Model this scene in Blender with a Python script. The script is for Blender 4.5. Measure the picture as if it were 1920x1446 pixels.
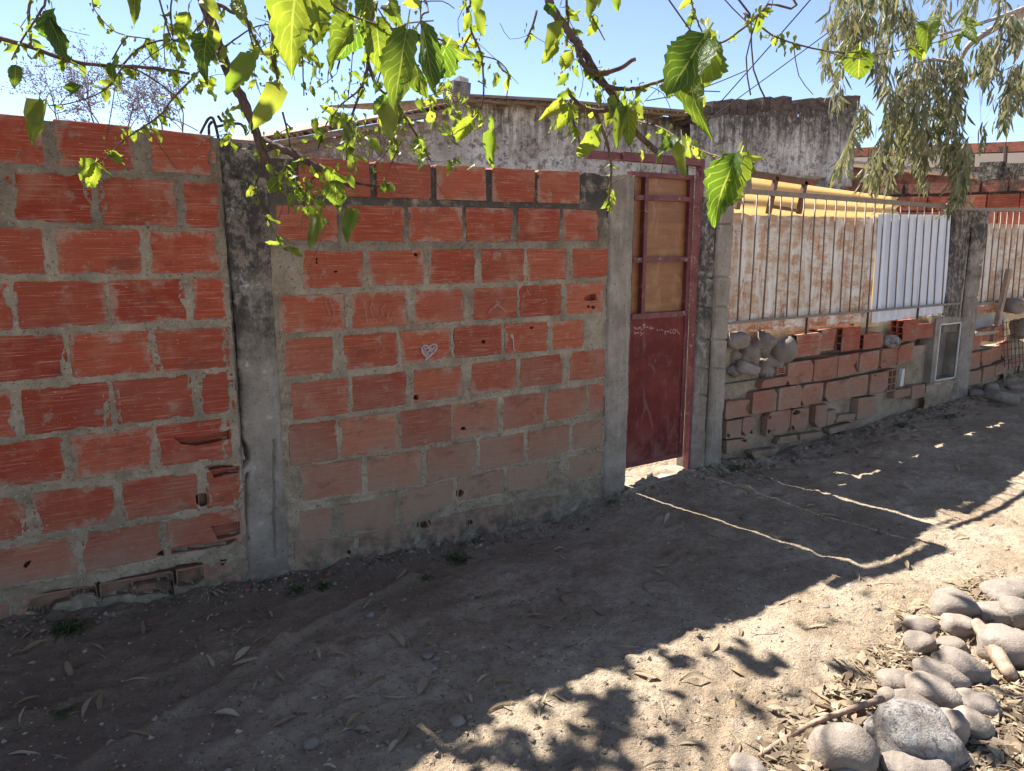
import bpy, bmesh, math, random
import numpy as np
from mathutils import Vector, Matrix
from mathutils.geometry import tessellate_polygon

SC = bpy.context.scene
COL = SC.collection
for o in list(bpy.data.objects):
    bpy.data.objects.remove(o)

# ------------------------------------------------------------------ camera
TILT, HEAD, FPX = math.radians(10.7), math.radians(57.2), 1420.0
EYE = Vector((0.0, -3.6, 1.5))
cam = bpy.data.cameras.new('camera')
cam.sensor_width = 36.0
cam.lens = 36.0 * FPX / 1920.0
cam.clip_start, cam.clip_end = 0.05, 2000.0
cam_ob = bpy.data.objects.new('camera', cam)
COL.objects.link(cam_ob)
cam_ob.location = EYE
cam_ob.rotation_euler = (math.pi / 2 - TILT, 0.0, HEAD - math.pi / 2)
SC.camera = cam_ob

# ------------------------------------------------------------------ sky and sun
SUN_EL, SUN_AZ = math.radians(52.0), math.radians(98.0)      # azimuth measured from +X towards +Y
SUN_DIR = Vector((math.cos(SUN_EL) * math.cos(SUN_AZ), math.cos(SUN_EL) * math.sin(SUN_AZ), math.sin(SUN_EL)))
world = bpy.data.worlds.new('World')
SC.world = world
world.use_nodes = True
wn = world.node_tree
wn.nodes.clear()
w_out = wn.nodes.new('ShaderNodeOutputWorld')
w_bg = wn.nodes.new('ShaderNodeBackground')
w_sky = wn.nodes.new('ShaderNodeTexSky')
w_sky.sky_type = 'NISHITA'
w_sky.sun_disc = False
w_sky.sun_elevation = SUN_EL
w_sky.sun_rotation = math.pi / 2 - SUN_AZ
w_sky.altitude = 4500.0
w_sky.air_density = 1.0
w_sky.dust_density = 0.0
w_sky.ozone_density = 1.2
w_bg.inputs['Strength'].default_value = 0.078
w_hsv = wn.nodes.new('ShaderNodeHueSaturation')
w_hsv.inputs['Saturation'].default_value = .90
wn.links.new(w_sky.outputs[0], w_hsv.inputs['Color'])
wn.links.new(w_hsv.outputs[0], w_bg.inputs['Color'])
wn.links.new(w_bg.outputs[0], w_out.inputs['Surface'])
sun = bpy.data.lights.new('sun', 'SUN')
sun.energy = 5.0
sun.angle = math.radians(0.53)
sun.color = (1.0, 0.985, 0.945)
sun_ob = bpy.data.objects.new('sun', sun)
COL.objects.link(sun_ob)
sun_ob.rotation_euler = SUN_DIR.to_track_quat('Z', 'Y').to_euler()
SC.view_settings.view_transform = 'Standard'
SC.view_settings.look = 'None'
SC.view_settings.gamma = 1.0
SC.view_settings.exposure = 1.72
SC.view_settings.use_curve_mapping = False
SC.render.engine = 'CYCLES'
SC.cycles.max_bounces = 9
SC.cycles.diffuse_bounces = 6
SC.cycles.transparent_max_bounces = 4

# ------------------------------------------------------------------ helpers
rnd = random.Random(7)
_ct, _st = math.cos(TILT), math.sin(TILT)
_fx, _fy = math.cos(HEAD), math.sin(HEAD)

def ray(x, y):
    r, v = (x - 960.0) / FPX, (y - 723.0) / FPX
    fh, z = _ct - v * _st, -_st - v * _ct
    return Vector((_fx * fh + _fy * r, _fy * fh - _fx * r, z))

def on_y(x, y, Y=0.0):
    """a point of the photograph carried back to the upright plane at Y"""
    d = ray(x, y)
    return EYE + d * ((Y - EYE.y) / d.y)

def at(x, y, depth):
    return EYE + ray(x, y) * depth

def base_z(X):
    return float(np.interp(X, [-3, -.2, .18, 1, 1.75, 2.63, 3.1, 3.35, 3.83, 4.69, 5.7, 6.8, 7.5, 8.6, 12],
                           [0, -.05, -.1, -.16, -.18, -.19, -.12, -.085, -.075, -.11, -.05, 0.0, .05, .17, .3]))

def _h2(ix, iy, seed):
    n = (ix.astype(np.int64) * 374761393 + iy.astype(np.int64) * 668265263 + seed * 1442695041) & 0xffffffff
    n = ((n ^ (n >> 13)) * 1274126177) & 0xffffffff
    return ((n ^ (n >> 16)) & 0xffff) / 65535.0

def vnoise(x, y, seed=0):
    x, y = np.asarray(x, float), np.asarray(y, float)
    ix, iy = np.floor(x), np.floor(y)
    fx, fy = x - ix, y - iy
    fx, fy = fx * fx * (3 - 2 * fx), fy * fy * (3 - 2 * fy)
    a, b = _h2(ix, iy, seed), _h2(ix + 1, iy, seed)
    c, d = _h2(ix, iy + 1, seed), _h2(ix + 1, iy + 1, seed)
    return (a + (b - a) * fx) * (1 - fy) + (c + (d - c) * fx) * fy

def fbm(x, y, octaves=4, seed=0, gain=.5):
    s, a, t = 0.0, 1.0, 0.0
    for k in range(octaves):
        s = s + a * vnoise(x * 2 ** k + 17.3 * k, y * 2 ** k - 9.1 * k, seed + k)
        t += a
        a *= gain
    return s / t - .5

_fars = lambda X: float(np.interp(X, [-3, 3, 5, 7, 9, 14], [-.12, -.13, -.09, 0, .1, .2]))

def gz(X, Y):
    """height of the dirt at a spot (scalar)"""
    if Y > .25:
        return -.03 + .03 * min(max((X - 4) / 6, 0), 1)
    w = min(max((Y + 1.5) / 1.5, 0), 1)
    w = w * w * (3 - 2 * w)
    return base_z(X) * w + _fars(X) * (1 - w)

def on_ground(x, y):
    d = ray(x, y)
    z = -.1
    for _ in range(6):
        p = EYE + d * ((z - EYE.z) / d.z)
        z = gz(p.x, p.y)
    return Vector((p.x, p.y, z))

def link(name, me, parent=None, mat=None):
    o = bpy.data.objects.new(name, me)
    COL.objects.link(o)
    if parent is not None:
        o.parent = parent
    if mat is not None and me is not None and not me.materials:
        me.materials.append(mat)
    return o

def thing(name, label, cat, loc=(0, 0, 0), group=None):
    o = bpy.data.objects.new(name, None)
    COL.objects.link(o)
    o.location = loc
    o['label'], o['category'] = label, cat
    o.empty_display_size = .1
    if group:
        o['group'] = group
    return o

def tag(o, label, cat, group=None):
    o['label'], o['category'] = label, cat
    if group:
        o['group'] = group
    return o

def mesh(name, V, F, smooth=False):
    me = bpy.data.meshes.new(name)
    me.from_pydata([tuple(v) for v in V], [], F)
    me.update()
    if smooth:
        me.polygons.foreach_set('use_smooth', [True] * len(me.polygons))
    return me

def part(name, V, F, parent, mat, smooth=False):
    """mesh given in world metres; parent sits wherever it is, so shift into its frame"""
    p = parent
    off = Vector((0, 0, 0))
    while p is not None:
        off += p.location
        p = p.parent
    if len(V):
        c = (Vector(np.min([tuple(v) for v in V], axis=0)) + Vector(np.max([tuple(v) for v in V], axis=0))) / 2
    else:
        c = Vector((0, 0, 0))
    o = link(name, mesh(name, [Vector(v) - c for v in V], F, smooth), parent, mat)
    o.location = c - off
    return o

def solo(name, V, F, mat, label, cat, group=None, smooth=False):
    return tag(part(name, V, F, None, mat, smooth), label, cat, group)

class Geo:
    def __init__(s):
        s.V, s.F = [], []
    def add(s, V, F):
        n = len(s.V)
        s.V += [tuple(v) for v in V]
        s.F += [tuple(i + n for i in f) for f in F]
        return s
    def box(s, a, b, j=0.0):
        (x0, y0, z0), (x1, y1, z1) = a, b
        r = lambda: rnd.uniform(-j, j)
        V = [(x + r(), y + r(), z + r()) for x in (x0, x1) for y in (y0, y1) for z in (z0, z1)]
        return s.add(V, [(0, 1, 3, 2), (4, 6, 7, 5), (0, 4, 5, 1), (2, 3, 7, 6), (0, 2, 6, 4), (1, 5, 7, 3)])
    def bar(s, p, q, w, t, up=(0, -1, 0)):
        """a squared bar from p to q; w across, t along 'up'"""
        p, q = Vector(p), Vector(q)
        d = (q - p).normalized()
        u = Vector(up)
        u = (u - d * u.dot(d)).normalized()
        a = d.cross(u).normalized()
        V = [c + a * (i * w / 2) + u * (k * t / 2) for c in (p, q) for i, k in ((-1, -1), (1, -1), (1, 1), (-1, 1))]
        return s.add(V, [(3, 2, 1, 0), (4, 5, 6, 7), (0, 1, 5, 4), (1, 2, 6, 5), (2, 3, 7, 6), (3, 0, 4, 7)])
    def tube(s, pts, r, n=6, cap=True):
        pts = [Vector(p) for p in pts]
        rs = r if isinstance(r, (list, tuple)) else [r] * len(pts)
        V, F = [], []
        ref = Vector((.31, .2, .93))
        for i, p in enumerate(pts):
            d = (pts[min(i + 1, len(pts) - 1)] - pts[max(i - 1, 0)])
            d = d.normalized() if d.length > 1e-9 else Vector((0, 0, 1))
            if abs(d.dot(ref)) > .95:
                ref = Vector((1, .1, 0)).normalized()
            a = d.cross(ref).normalized()
            b = d.cross(a)
            for k in range(n):
                t = 2 * math.pi * k / n
                V.append(p + (a * math.cos(t) + b * math.sin(t)) * rs[i])
        for i in range(len(pts) - 1):
            for k in range(n):
                F.append((i * n + k, i * n + (k + 1) % n, (i + 1) * n + (k + 1) % n, (i + 1) * n + k))
        if cap:
            F.append(tuple(range(n - 1, -1, -1)))
            F.append(tuple((len(pts) - 1) * n + k for k in range(n)))
        return s.add(V, F)
    def to(s, name, parent, mat, smooth=False):
        return part(name, s.V, s.F, parent, mat, smooth)
    def solo(s, name, mat, label, cat, group=None, smooth=False):
        return solo(name, s.V, s.F, mat, label, cat, group, smooth)

def spline(pts, n=4):
    """Catmull-Rom through the points"""
    P = [Vector(p) for p in pts]
    if len(P) < 3:
        return P
    P = [P[0] * 2 - P[1]] + P + [P[-1] * 2 - P[-2]]
    out = []
    for i in range(1, len(P) - 2):
        for k in range(n):
            t = k / n
            a, b, c, d = P[i - 1], P[i], P[i + 1], P[i + 2]
            out.append(.5 * (2 * b + (c - a) * t + (2 * a - 5 * b + 4 * c - d) * t * t + (3 * b - a - 3 * c + d) * t ** 3))
    return out + [P[-2]]

def taper(n, a, b):
    return [a + (b - a) * i / max(n - 1, 1) for i in range(n)]

# ------------------------------------------------------------------ materials
class M:
    def __init__(s, name, rough=.9, spec=.25):
        s.m = bpy.data.materials.new(name)
        s.m.use_nodes = True
        s.t = s.m.node_tree
        s.b = s.t.nodes['Principled BSDF']
        s.b.inputs['Roughness'].default_value = rough
        s.b.inputs['Specular IOR Level'].default_value = spec
        s.pos = s.n('ShaderNodeNewGeometry').outputs['Position']
    def n(s, kind, **kw):
        nd = s.t.nodes.new(kind)
        for k, v in kw.items():
            setattr(nd, k, v)
        return nd
    def set(s, sock, v):
        if isinstance(v, bpy.types.NodeSocket):
            s.t.links.new(v, sock)
        elif isinstance(v, (tuple, list)) and len(v) == 3 and sock.type == 'RGBA':
            sock.default_value = (*v, 1)
        else:
            sock.default_value = v
    def scale(s, v, sc):
        nd = s.n('ShaderNodeMapping')
        s.set(nd.inputs['Vector'], v)
        nd.inputs['Scale'].default_value = sc
        return nd.outputs[0]
    def noise(s, sc, detail=4, rough=.6, v=None, dist=0.0):
        nd = s.n('ShaderNodeTexNoise')
        s.set(nd.inputs['Vector'], s.scale(s.pos if v is None else v, sc if isinstance(sc, tuple) else (sc,) * 3))
        nd.inputs['Scale'].default_value = 1.0
        nd.inputs['Detail'].default_value = detail
        nd.inputs['Roughness'].default_value = rough
        nd.inputs['Distortion'].default_value = dist
        return nd.outputs['Fac']
    def voro(s, sc, v=None, feature='F1'):
        nd = s.n('ShaderNodeTexVoronoi', feature=feature)
        s.set(nd.inputs['Vector'], s.pos if v is None else v)
        nd.inputs['Scale'].default_value = sc
        return nd.outputs['Distance']
    def ramp(s, f, lo, hi):
        nd = s.n('ShaderNodeMapRange', interpolation_type='SMOOTHSTEP')
        s.set(nd.inputs['Value'], f)
        nd.inputs['From Min'].default_value, nd.inputs['From Max'].default_value = lo, hi
        return nd.outputs[0]
    def math(s, op, a, b=0.0, clamp=False):
        nd = s.n('ShaderNodeMath', operation=op, use_clamp=clamp)
        s.set(nd.inputs[0], a)
        s.set(nd.inputs[1], b)
        return nd.outputs[0]
    def mul(s, *a):
        r = a[0]
        for x in a[1:]:
            r = s.math('MULTIPLY', r, x)
        return r
    def mix(s, f, a, b):
        nd = s.n('ShaderNodeMix', data_type='RGBA')
        s.set(nd.inputs[0], f)
        s.set(nd.inputs[6], a)
        s.set(nd.inputs[7], b)
        return nd.outputs[2]
    def xyz(s, v=None):
        nd = s.n('ShaderNodeSeparateXYZ')
        s.set(nd.inputs[0], s.pos if v is None else v)
        return nd.outputs
    def rand(s):
        return s.n('ShaderNodeObjectInfo').outputs['Random']
    def uv(s):
        return s.n('ShaderNodeTexCoord').outputs['UV']
    def color(s, c, gain=1.22):
        if gain != 1:
            nd = s.n('ShaderNodeVectorMath', operation='SCALE')
            s.set(nd.inputs[0], c)
            nd.inputs['Scale'].default_value = gain
            c = nd.outputs[0]
        s.set(s.b.inputs['Base Color'], c)
        return s
    def rough(s, r):
        s.set(s.b.inputs['Roughness'], r)
        return s
    def bump(s, h, strength=.5, dist=.01):
        nd = s.n('ShaderNodeBump')
        nd.inputs['Strength'].default_value = strength
        nd.inputs['Distance'].default_value = dist
        s.set(nd.inputs['Height'], h)
        s.t.links.new(nd.outputs[0], s.b.inputs['Normal'])
        return s
    def translucent(s, color, fac):
        tr = s.n('ShaderNodeBsdfTranslucent')
        s.set(tr.inputs['Color'], color)
        mx = s.n('ShaderNodeMixShader')
        s.set(mx.inputs[0], fac)
        s.t.links.new(s.b.outputs[0], mx.inputs[1])
        s.t.links.new(tr.outputs[0], mx.inputs[2])
        s.t.links.new(mx.outputs[0], s.t.nodes['Material Output'].inputs['Surface'])
        return s

def brick_material(name, top_stain=0.0, dust_top=.95, dust=.8, lo=(.225, .036, .019), hi=(.36, .086, .040), pale=.32):
    m = M(name, .88, .2)
    r = m.rand()
    c = m.mix(r, lo, hi)
    c = m.mix(m.mul(m.math('FRACT', m.math('MULTIPLY', r, 7.3)), pale), c, (.40, .155, .085))
    c = m.mix(m.ramp(m.noise((1.5, 1.5, 75), 3, .65), .45, .75), c, (.235, .048, .025))
    c = m.mix(m.mul(m.ramp(m.noise((5, 5, 160), 3, .7), .52, .68), .75), c, (.46, .20, .125))
    c = m.mix(m.mul(m.ramp(m.noise(5.0, 5, .65), .48, .72), .55), c, (.36, .17, .105))
    c = m.mix(m.mul(m.ramp(m.noise((60, 60, 110), 2, .7), .68, .74), .6), c, (.58, .45, .36))
    gx, gy, gzz = m.xyz(m.n('ShaderNodeTexCoord').outputs['Generated'])
    ed = lambda q, k: m.math('MULTIPLY', m.math('MINIMUM', q, m.math('SUBTRACT', 1.0, q)), k)
    e = m.math('MINIMUM', ed(gx, 1.45), ed(gzz, 1.15))
    nn = m.math('MULTIPLY', m.math('SUBTRACT', m.noise(8.0, 5, .7), .45), 1.4)
    film = m.ramp(m.math('SUBTRACT', nn, e), -.09, .10)
    c = m.mix(m.mul(film, m.ramp(m.noise((30, 30, 120), 3, .7), .15, .6), m.ramp(m.math('ADD', m.noise(2.1, 2), m.math('MULTIPLY', r, .3)), .55, .75), .8), c, (.33, .245, .18))
    c = m.mix(m.mul(m.ramp(m.noise(3.0, 3, .6), .5, .75), .4), c, (.25, .085, .06))
    z = m.xyz()[2]
    zz = m.math('ADD', z, m.math('MULTIPLY', m.math('SUBTRACT', m.noise(2.6, 4, .6), .5), 1.3))
    low = m.ramp(zz, dust_top, -.15)
    c = m.mix(m.mul(low, dust), c, m.mix(m.noise(25, 3), (.235, .175, .118), (.32, .25, .175)))
    c = m.mix(m.mul(m.ramp(m.noise(11, 5, .7), .58, .68), .6), c, (.27, .215, .16))
    c = m.mix(m.mul(m.ramp(m.noise((4, 4, 9), 5, .75), .54, .68), .5), c, (.10, .045, .03))
    c = m.mix(m.mul(m.ramp(z, .12, -.22), m.ramp(m.noise(13, 5, .7), .40, .6)), c, (.085, .068, .05))
    if top_stain:
        c = m.mix(m.mul(m.ramp(z, 1.6, 2.1), m.ramp(m.noise(7, 5, .75), .5, .72), top_stain), c, (.05, .045, .04))
    h = m.math('ADD', m.mul(m.noise((4, 4, 170), 2, .6), .6), m.noise(90, 3, .7))
    return m.color(c, 1.08).bump(h, .55, .004).m

MAT = {}
MAT['brick'] = brick_material('fired clay brick', 0, 1.05, .85)
MAT['brick_red'] = brick_material('deep red clay brick', 0, .55, .7, (.22, .026, .013), (.335, .062, .029), .24)
def old_brick(name):
    m = M(name, .92, .15)
    c = m.mix(m.rand(), (.20, .062, .042), (.30, .105, .068))
    c = m.mix(m.mul(m.ramp(m.noise((3, 3, 70), 3, .65), .45, .7), .6), c, (.36, .20, .15))
    c = m.mix(m.mul(m.ramp(m.noise(3.2, 6, .75), .44, .60), .9), c, (.058, .045, .038))
    c = m.mix(m.mul(m.ramp(m.noise(26, 4, .8), .58, .68), .6), c, (.32, .26, .21))
    return m.color(c).bump(m.noise(40, 4, .7), .8, .01).m
MAT['brick_old'] = old_brick('mossy old brick')
MAT['brick_dull'] = brick_material('weathered clay brick', .5, 1.2, .6)

m = M('bare cement mortar', .95, .1)
z = m.xyz()[2]
c = m.mix(m.ramp(m.noise(6, 4), .3, .7), (.20, .155, .105), (.34, .277, .195))
c = m.mix(m.mul(m.ramp(m.noise(58, 4, .85), .57, .64), .85), c, (.05, .042, .034))
c = m.mix(m.mul(m.ramp(m.noise(60, 2, .8), .62, .7), .5), c, (.46, .43, .38))
c = m.mix(m.mul(m.ramp(z, 1.3, 1.8), m.ramp(m.noise(9, 5, .7), .30, .50), m.math('ADD', .35, m.math('MULTIPLY', m.ramp(m.xyz()[0], .7, 1.1), .58))), c, (.045, .042, .038))
c = m.mix(m.mul(m.ramp(z, .12, -.2), m.ramp(m.noise(9, 5, .7), .36, .6), .85), c, (.10, .078, .05))
c = m.mix(m.mul(m.ramp(z, .02, -.2), m.ramp(m.noise(17, 5, .7), .60, .68), .6), c, (.075, .09, .04))
MAT['mortar'] = m.color(c).bump(m.math('ADD', m.noise(70, 4, .75), m.mul(m.noise(220, 2), .5)), .8, .008).m

def concrete(name, tint=1.0, dark_from=1.2, dark_to=1.9, dark=.85, lichen=.5):
    m = M(name, .93, .15)
    z = m.xyz()[2]
    c = m.mix(m.ramp(m.noise(4, 5, .65), .3, .72), (.205 * tint, .168 * tint, .128 * tint), (.365 * tint, .315 * tint, .25 * tint))
    c = m.mix(m.mul(m.ramp(m.noise((30, 30, 2.5), 4, .6), .5, .75), .45), c, (.44 * tint, .40 * tint, .335 * tint))
    c = m.mix(m.mul(m.ramp(m.noise(55, 3, .8), .60, .68), .8), c, (.05, .045, .04))
    stain = m.mul(m.ramp(m.math('ADD', z, m.math('MULTIPLY', m.math('SUBTRACT', m.noise(3.5, 4, .6), .5), 1.6)), dark_from, dark_to),
                  m.ramp(m.noise((22, 22, 16), 6, .78), .38, .56), dark)
    c = m.mix(stain, c, (.035, .032, .028))
    c = m.mix(m.mul(m.ramp(m.noise(8, 5, .7), .58, .7), m.ramp(m.noise(38, 4, .8), .4, .6), lichen), c, (.62, .60, .58))
    c = m.mix(m.mul(m.ramp(z, .1, -.2), m.ramp(m.noise(12, 4), .35, .6), .8), c, (.13, .095, .062))
    return m.color(c, 1.12).bump(m.math('ADD', m.noise(45, 5, .75), m.mul(m.noise((160, 160, 14), 2), .4)), .7, .007).m
MAT['column'] = concrete('stained column concrete', .80, .75, 1.3, .9, .6)
MAT['post'] = concrete('grey post concrete', .90, 1.9, 2.2, .9, .12)
MAT['pier'] = concrete('mossy pier concrete', .85, .4, 1.1, .85, .7)
MAT['post_dark'] = concrete('blackened post concrete', .82, 1.0, 1.6, .9, .5)
MAT['slab'] = concrete('pale cement slab', 1.2, 3, 4, 0, .1)

m = M('dirt', .97, .08)
x, y, z = m.xyz()
c = m.mix(m.ramp(m.noise(2.2, 5, .62), .34, .68), (.295, .215, .138), (.442, .348, .243))
c = m.mix(m.mul(m.ramp(m.noise(16, 5, .72), .44, .66), .6), c, (.22, .165, .12))
c = m.mix(m.mul(m.ramp(m.noise(7, 6, .75), .52, .66), .45), c, (.42, .34, .26))
c = m.mix(m.mul(m.ramp(m.noise(60, 3, .8), .56, .66), .8), c, (.10, .072, .05))
c = m.mix(m.mul(m.ramp(m.noise(85, 2, .8), .66, .72), .6), c, (.50, .43, .36))
damp_vignette = m.mul(m.ramp(m.math('ADD', y, m.math('MULTIPLY', m.math('SUBTRACT', m.noise(1.8, 4), .5), 1.1)), -1.0, -.1),
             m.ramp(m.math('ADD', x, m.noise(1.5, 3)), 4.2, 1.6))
damp_vignette2 = m.ramp(m.math('ADD', x, m.math('MULTIPLY', m.noise(2.0, 4), 1.2)), 1.7, .1)
c = m.mix(m.mul(m.math('MAXIMUM', damp_vignette, damp_vignette2), .75), c, m.mix(m.noise(22, 4, .7), (.115, .078, .056), (.215, .15, .105)))  # moist soil and lens vignetting towards the left, both painted into the colour
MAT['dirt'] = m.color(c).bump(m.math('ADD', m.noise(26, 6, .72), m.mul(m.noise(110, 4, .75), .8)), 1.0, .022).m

m = M('river stone', .75, .3)
oc = m.n('ShaderNodeTexCoord').outputs['Object']
rr = m.rand()
v = m.n('ShaderNodeVectorMath', operation='ADD')
m.set(v.inputs[0], oc); m.set(v.inputs[1], rr)
c = m.mix(rr, (.19, .148, .115), (.365, .292, .228))
c = m.mix(m.ramp(m.noise(9, 4, .6, v.outputs[0]), .35, .7), c, (.27, .215, .17))
c = m.mix(m.mul(m.ramp(m.noise((25, 25, 70), 3, .7, v.outputs[0]), .55, .7), .4), c, (.42, .36, .30))
c = m.mix(m.mul(m.ramp(m.noise(90, 2, .8, v.outputs[0]), .62, .7), .5), c, (.13, .10, .085))
c = m.mix(m.mul(m.ramp(m.noise(16, 6, .75, v.outputs[0]), .56, .64), .55), c, (.155, .115, .085))
c = m.mix(m.mul(m.ramp(m.noise(5, 5, .7, v.outputs[0]), .54, .64), .5), c, (.40, .345, .285))
MAT['stone'] = m.color(c, .86).bump(m.math('ADD', m.noise(22, 6, .72), m.mul(m.noise(140, 3), .4)), .7, .010).m
m = M('pitted rough stone', .92, .15)
c = m.mix(m.ramp(m.noise(14, 5, .7), .35, .65), (.33, .30, .27), (.20, .165, .14))
c = m.mix(m.mul(m.ramp(m.noise(38, 5, .8), .52, .62), .85), c, (.065, .05, .042))
c = m.mix(m.mul(m.ramp(m.noise(22, 4, .7), .6, .7), .7), c, (.46, .43, .40))
MAT['rough_stone'] = m.color(c).bump(m.noise(34, 6, .75), 1.0, .02).m

m = M('oxblood painted sheet steel', .62, .22)
c = m.mix(m.ramp(m.noise(4, 5, .65), .35, .7), (.10, .013, .010), (.17, .029, .022))
c = m.mix(m.mul(m.ramp(m.noise((9, 9, 3), 5, .7, dist=1.0), .52, .66), .6), c, (.205, .09, .078))
c = m.mix(m.mul(m.ramp(m.noise(40, 3, .75), .66, .72), .7), c, (.30, .20, .17))
c = m.mix(m.mul(m.ramp(m.xyz()[2], .35, .0), m.ramp(m.noise(8, 4), .35, .6), .45), c, (.23, .15, .115))
c = m.mix(m.mul(m.ramp(m.noise((3, 3, 14), 5, .75, dist=.6), .56, .66), .5), c, (.05, .012, .012))
MAT['door'] = m.color(c, 1.1).bump(m.noise(14, 3), .2, .004).m
m = M('chipped door frame paint', .6, .35)
c = m.mix(m.ramp(m.noise(9, 4), .35, .7), (.10, .026, .026), (.16, .05, .045))
c = m.mix(m.mul(m.ramp(m.noise(34, 5, .75), .60, .66), .85), c, (.30, .24, .21))
MAT['frame'] = m.color(c).bump(m.noise(50, 4), .4, .004).m
m = M('amber plywood', .45, .4)
c = m.mix(m.ramp(m.noise((3, 3, 26), 4, .6), .3, .75), (.165, .062, .016), (.235, .098, .030))
c = m.mix(m.mul(m.ramp(m.noise((5, 5, 3), 4, .6, dist=2.0), .52, .66), .5), c, (.29, .15, .065))
c = m.mix(m.mul(m.ramp(m.noise(60, 2, .7), .64, .72), .5), c, (.12, .05, .02))
MAT['ply'] = m.color(c).bump(m.noise((8, 8, 60), 3), .15, .003).m

m = M('grey weathered iron', .65, .4)
m.b.inputs['Metallic'].default_value = .3
c = m.mix(m.ramp(m.noise(20, 4), .4, .65), (.16, .135, .112), (.215, .145, .10))
c = m.mix(m.mul(m.ramp(m.noise(60, 3), .55, .68), .6), c, (.30, .26, .22))
MAT['iron'] = m.color(c).bump(m.noise(120, 2), .3, .002).m
m = M('dark rusted rebar', .8, .25)
MAT['rebar'] = m.color(m.mix(m.noise(40, 3), (.03, .022, .022), (.09, .045, .03))).m

m = M('rusty tin sheet', .7, .3)
p = m.pos
c = m.mix(m.ramp(m.noise(5, 5, .65), .35, .65), (.60, .53, .43), (.48, .395, .29))
c = m.mix(m.mul(m.ramp(m.noise((3.2, 3.2, 3.8), 3, .5), .48, .54), .6), c, (.66, .62, .55))
c = m.mix(m.mul(m.ramp(m.noise((6, 6, 14), 6, .75), .43, .60), .85), c, (.43, .235, .125))
c = m.mix(m.mul(m.ramp(m.xyz()[2], 1.45, 1.75), m.ramp(m.noise((4, 4, 20), 5, .75), .38, .56), .8), c, (.30, .175, .105))
c = m.mix(m.mul(m.ramp(m.noise((9, 9, 4), 6, .78), .55, .66), .9), c, (.255, .075, .022))
c = m.mix(m.mul(m.ramp(m.noise((10, 10, 45), 5, .8), .60, .68), .8), c, (.21, .13, .09))
c = m.mix(m.mul(m.ramp(m.noise((26, 26, 1.6), 5, .7), .52, .66), .65), c, (.36, .17, .085))
c = m.mix(m.mul(m.ramp(m.noise((7, 7, 2.0), 4, .6), .54, .62), .7), c, (.64, .60, .53))
zz = m.xyz()[2]
c = m.mix(m.mul(m.ramp(zz, 1.0, .86), m.ramp(m.noise((5, 5, 12), 5, .7), .44, .56), .85), c, (.30, .075, .018))
MAT['rust'] = m.color(c).bump(m.math('ADD', m.noise(30, 4, .7), m.noise((4, 4, 30), 3)), .35, .006).m
MAT['rust'].node_tree.nodes['Principled BSDF'].inputs['Metallic'].default_value = 0

m = M('white zinc sheet', .5, .4)
c = m.mix(m.ramp(m.noise((10, 10, 1.2), 4), .3, .7), (.52, .54, .585), (.62, .63, .665))
c = m.mix(m.mul(m.ramp(m.noise(30, 4, .7), .64, .72), .4), c, (.40, .36, .33))
c = m.mix(m.mul(m.ramp(m.xyz()[2], 1.05, .85), m.ramp(m.noise(12, 4), .35, .65), .5), c, (.42, .39, .36))
MAT['zinc'] = m.color(c).bump(m.noise(20, 3), .1, .003).m
m = M('yellowed fibreglass sheet', .5, .3)
c = m.mix(m.ramp(m.noise(40, 3, .7), .45, .7), (.74, .62, .40), (.70, .55, .33))
c = m.mix(m.mul(m.ramp(m.noise(4, 4), .5, .7), .4), c, (.78, .68, .48))
MAT['fibre'] = m.color(c, 1).bump(m.noise(60, 3), .2, .003).translucent(m.mix(m.noise(30, 3), (.74, .58, .33), (.80, .66, .42)), .55).m

m = M('old whitewash plaster', .95, .1)
x, y, z = m.xyz()
x = m.math('DIVIDE', x, 1.1935)
z = m.math('ADD', m.math('DIVIDE', m.math('SUBTRACT', z, 1.5), 1.1935), 1.5)
c = m.mix(m.ramp(m.noise(3, 6, .7), .38, .62), (.70, .67, .63), (.46, .42, .38))
c = m.mix(m.mul(m.ramp(m.noise((9, 9, 11), 6, .78), .50, .60), .8), c, (.155, .13, .115))
c = m.mix(m.mul(m.ramp(m.noise((26, 26, 34), 4, .8), .56, .64), .7), c, (.09, .075, .065))
topz = m.math('ADD', z, m.math('MULTIPLY', m.math('SUBTRACT', m.noise((3, 3, 1.5), 5, .7), .5), 1.0))
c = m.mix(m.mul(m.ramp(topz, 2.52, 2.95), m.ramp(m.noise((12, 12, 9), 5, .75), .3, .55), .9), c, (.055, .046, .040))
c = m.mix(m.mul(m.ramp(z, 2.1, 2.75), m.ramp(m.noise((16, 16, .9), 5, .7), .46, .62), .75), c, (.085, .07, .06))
brown = m.mul(m.ramp(m.math('ADD', x, m.noise(2.5, 4)), 4.1, 3.2), m.ramp(m.noise(11, 5, .75), .3, .55))
c = m.mix(m.mul(brown, .85), c, (.21, .135, .10))
c = m.mix(m.mul(m.ramp(z, 2.3, 2.1), m.ramp(x, 5.5, 6.5), m.ramp(m.noise(5, 5, .7), .42, .55), .9), c, (.10, .072, .058))
MAT['plaster'] = m.color(c, .96).bump(m.math('ADD', m.noise(16, 6, .75), m.noise(60, 3)), .9, .02).m
m = M('sooty parapet brick', .95, .1)
c = m.mix(m.ramp(m.noise((9, 9, 14), 5, .75), .35, .65), (.052, .042, .038), (.125, .095, .08))
c = m.mix(m.mul(m.ramp(m.noise(30, 4, .8), .6, .7), .5), c, (.27, .24, .22))
MAT['soot'] = m.color(c).bump(m.noise(30, 5, .8), 1.0, .02).m
m = M('grey weathered timber', .9, .15)
c = m.mix(m.ramp(m.noise((2, 2, 45), 5, .7), .35, .65), (.135, .098, .072), (.245, .19, .145))
MAT['timber'] = m.color(c).bump(m.noise((2, 2, 70), 4), .7, .006).m
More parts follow.
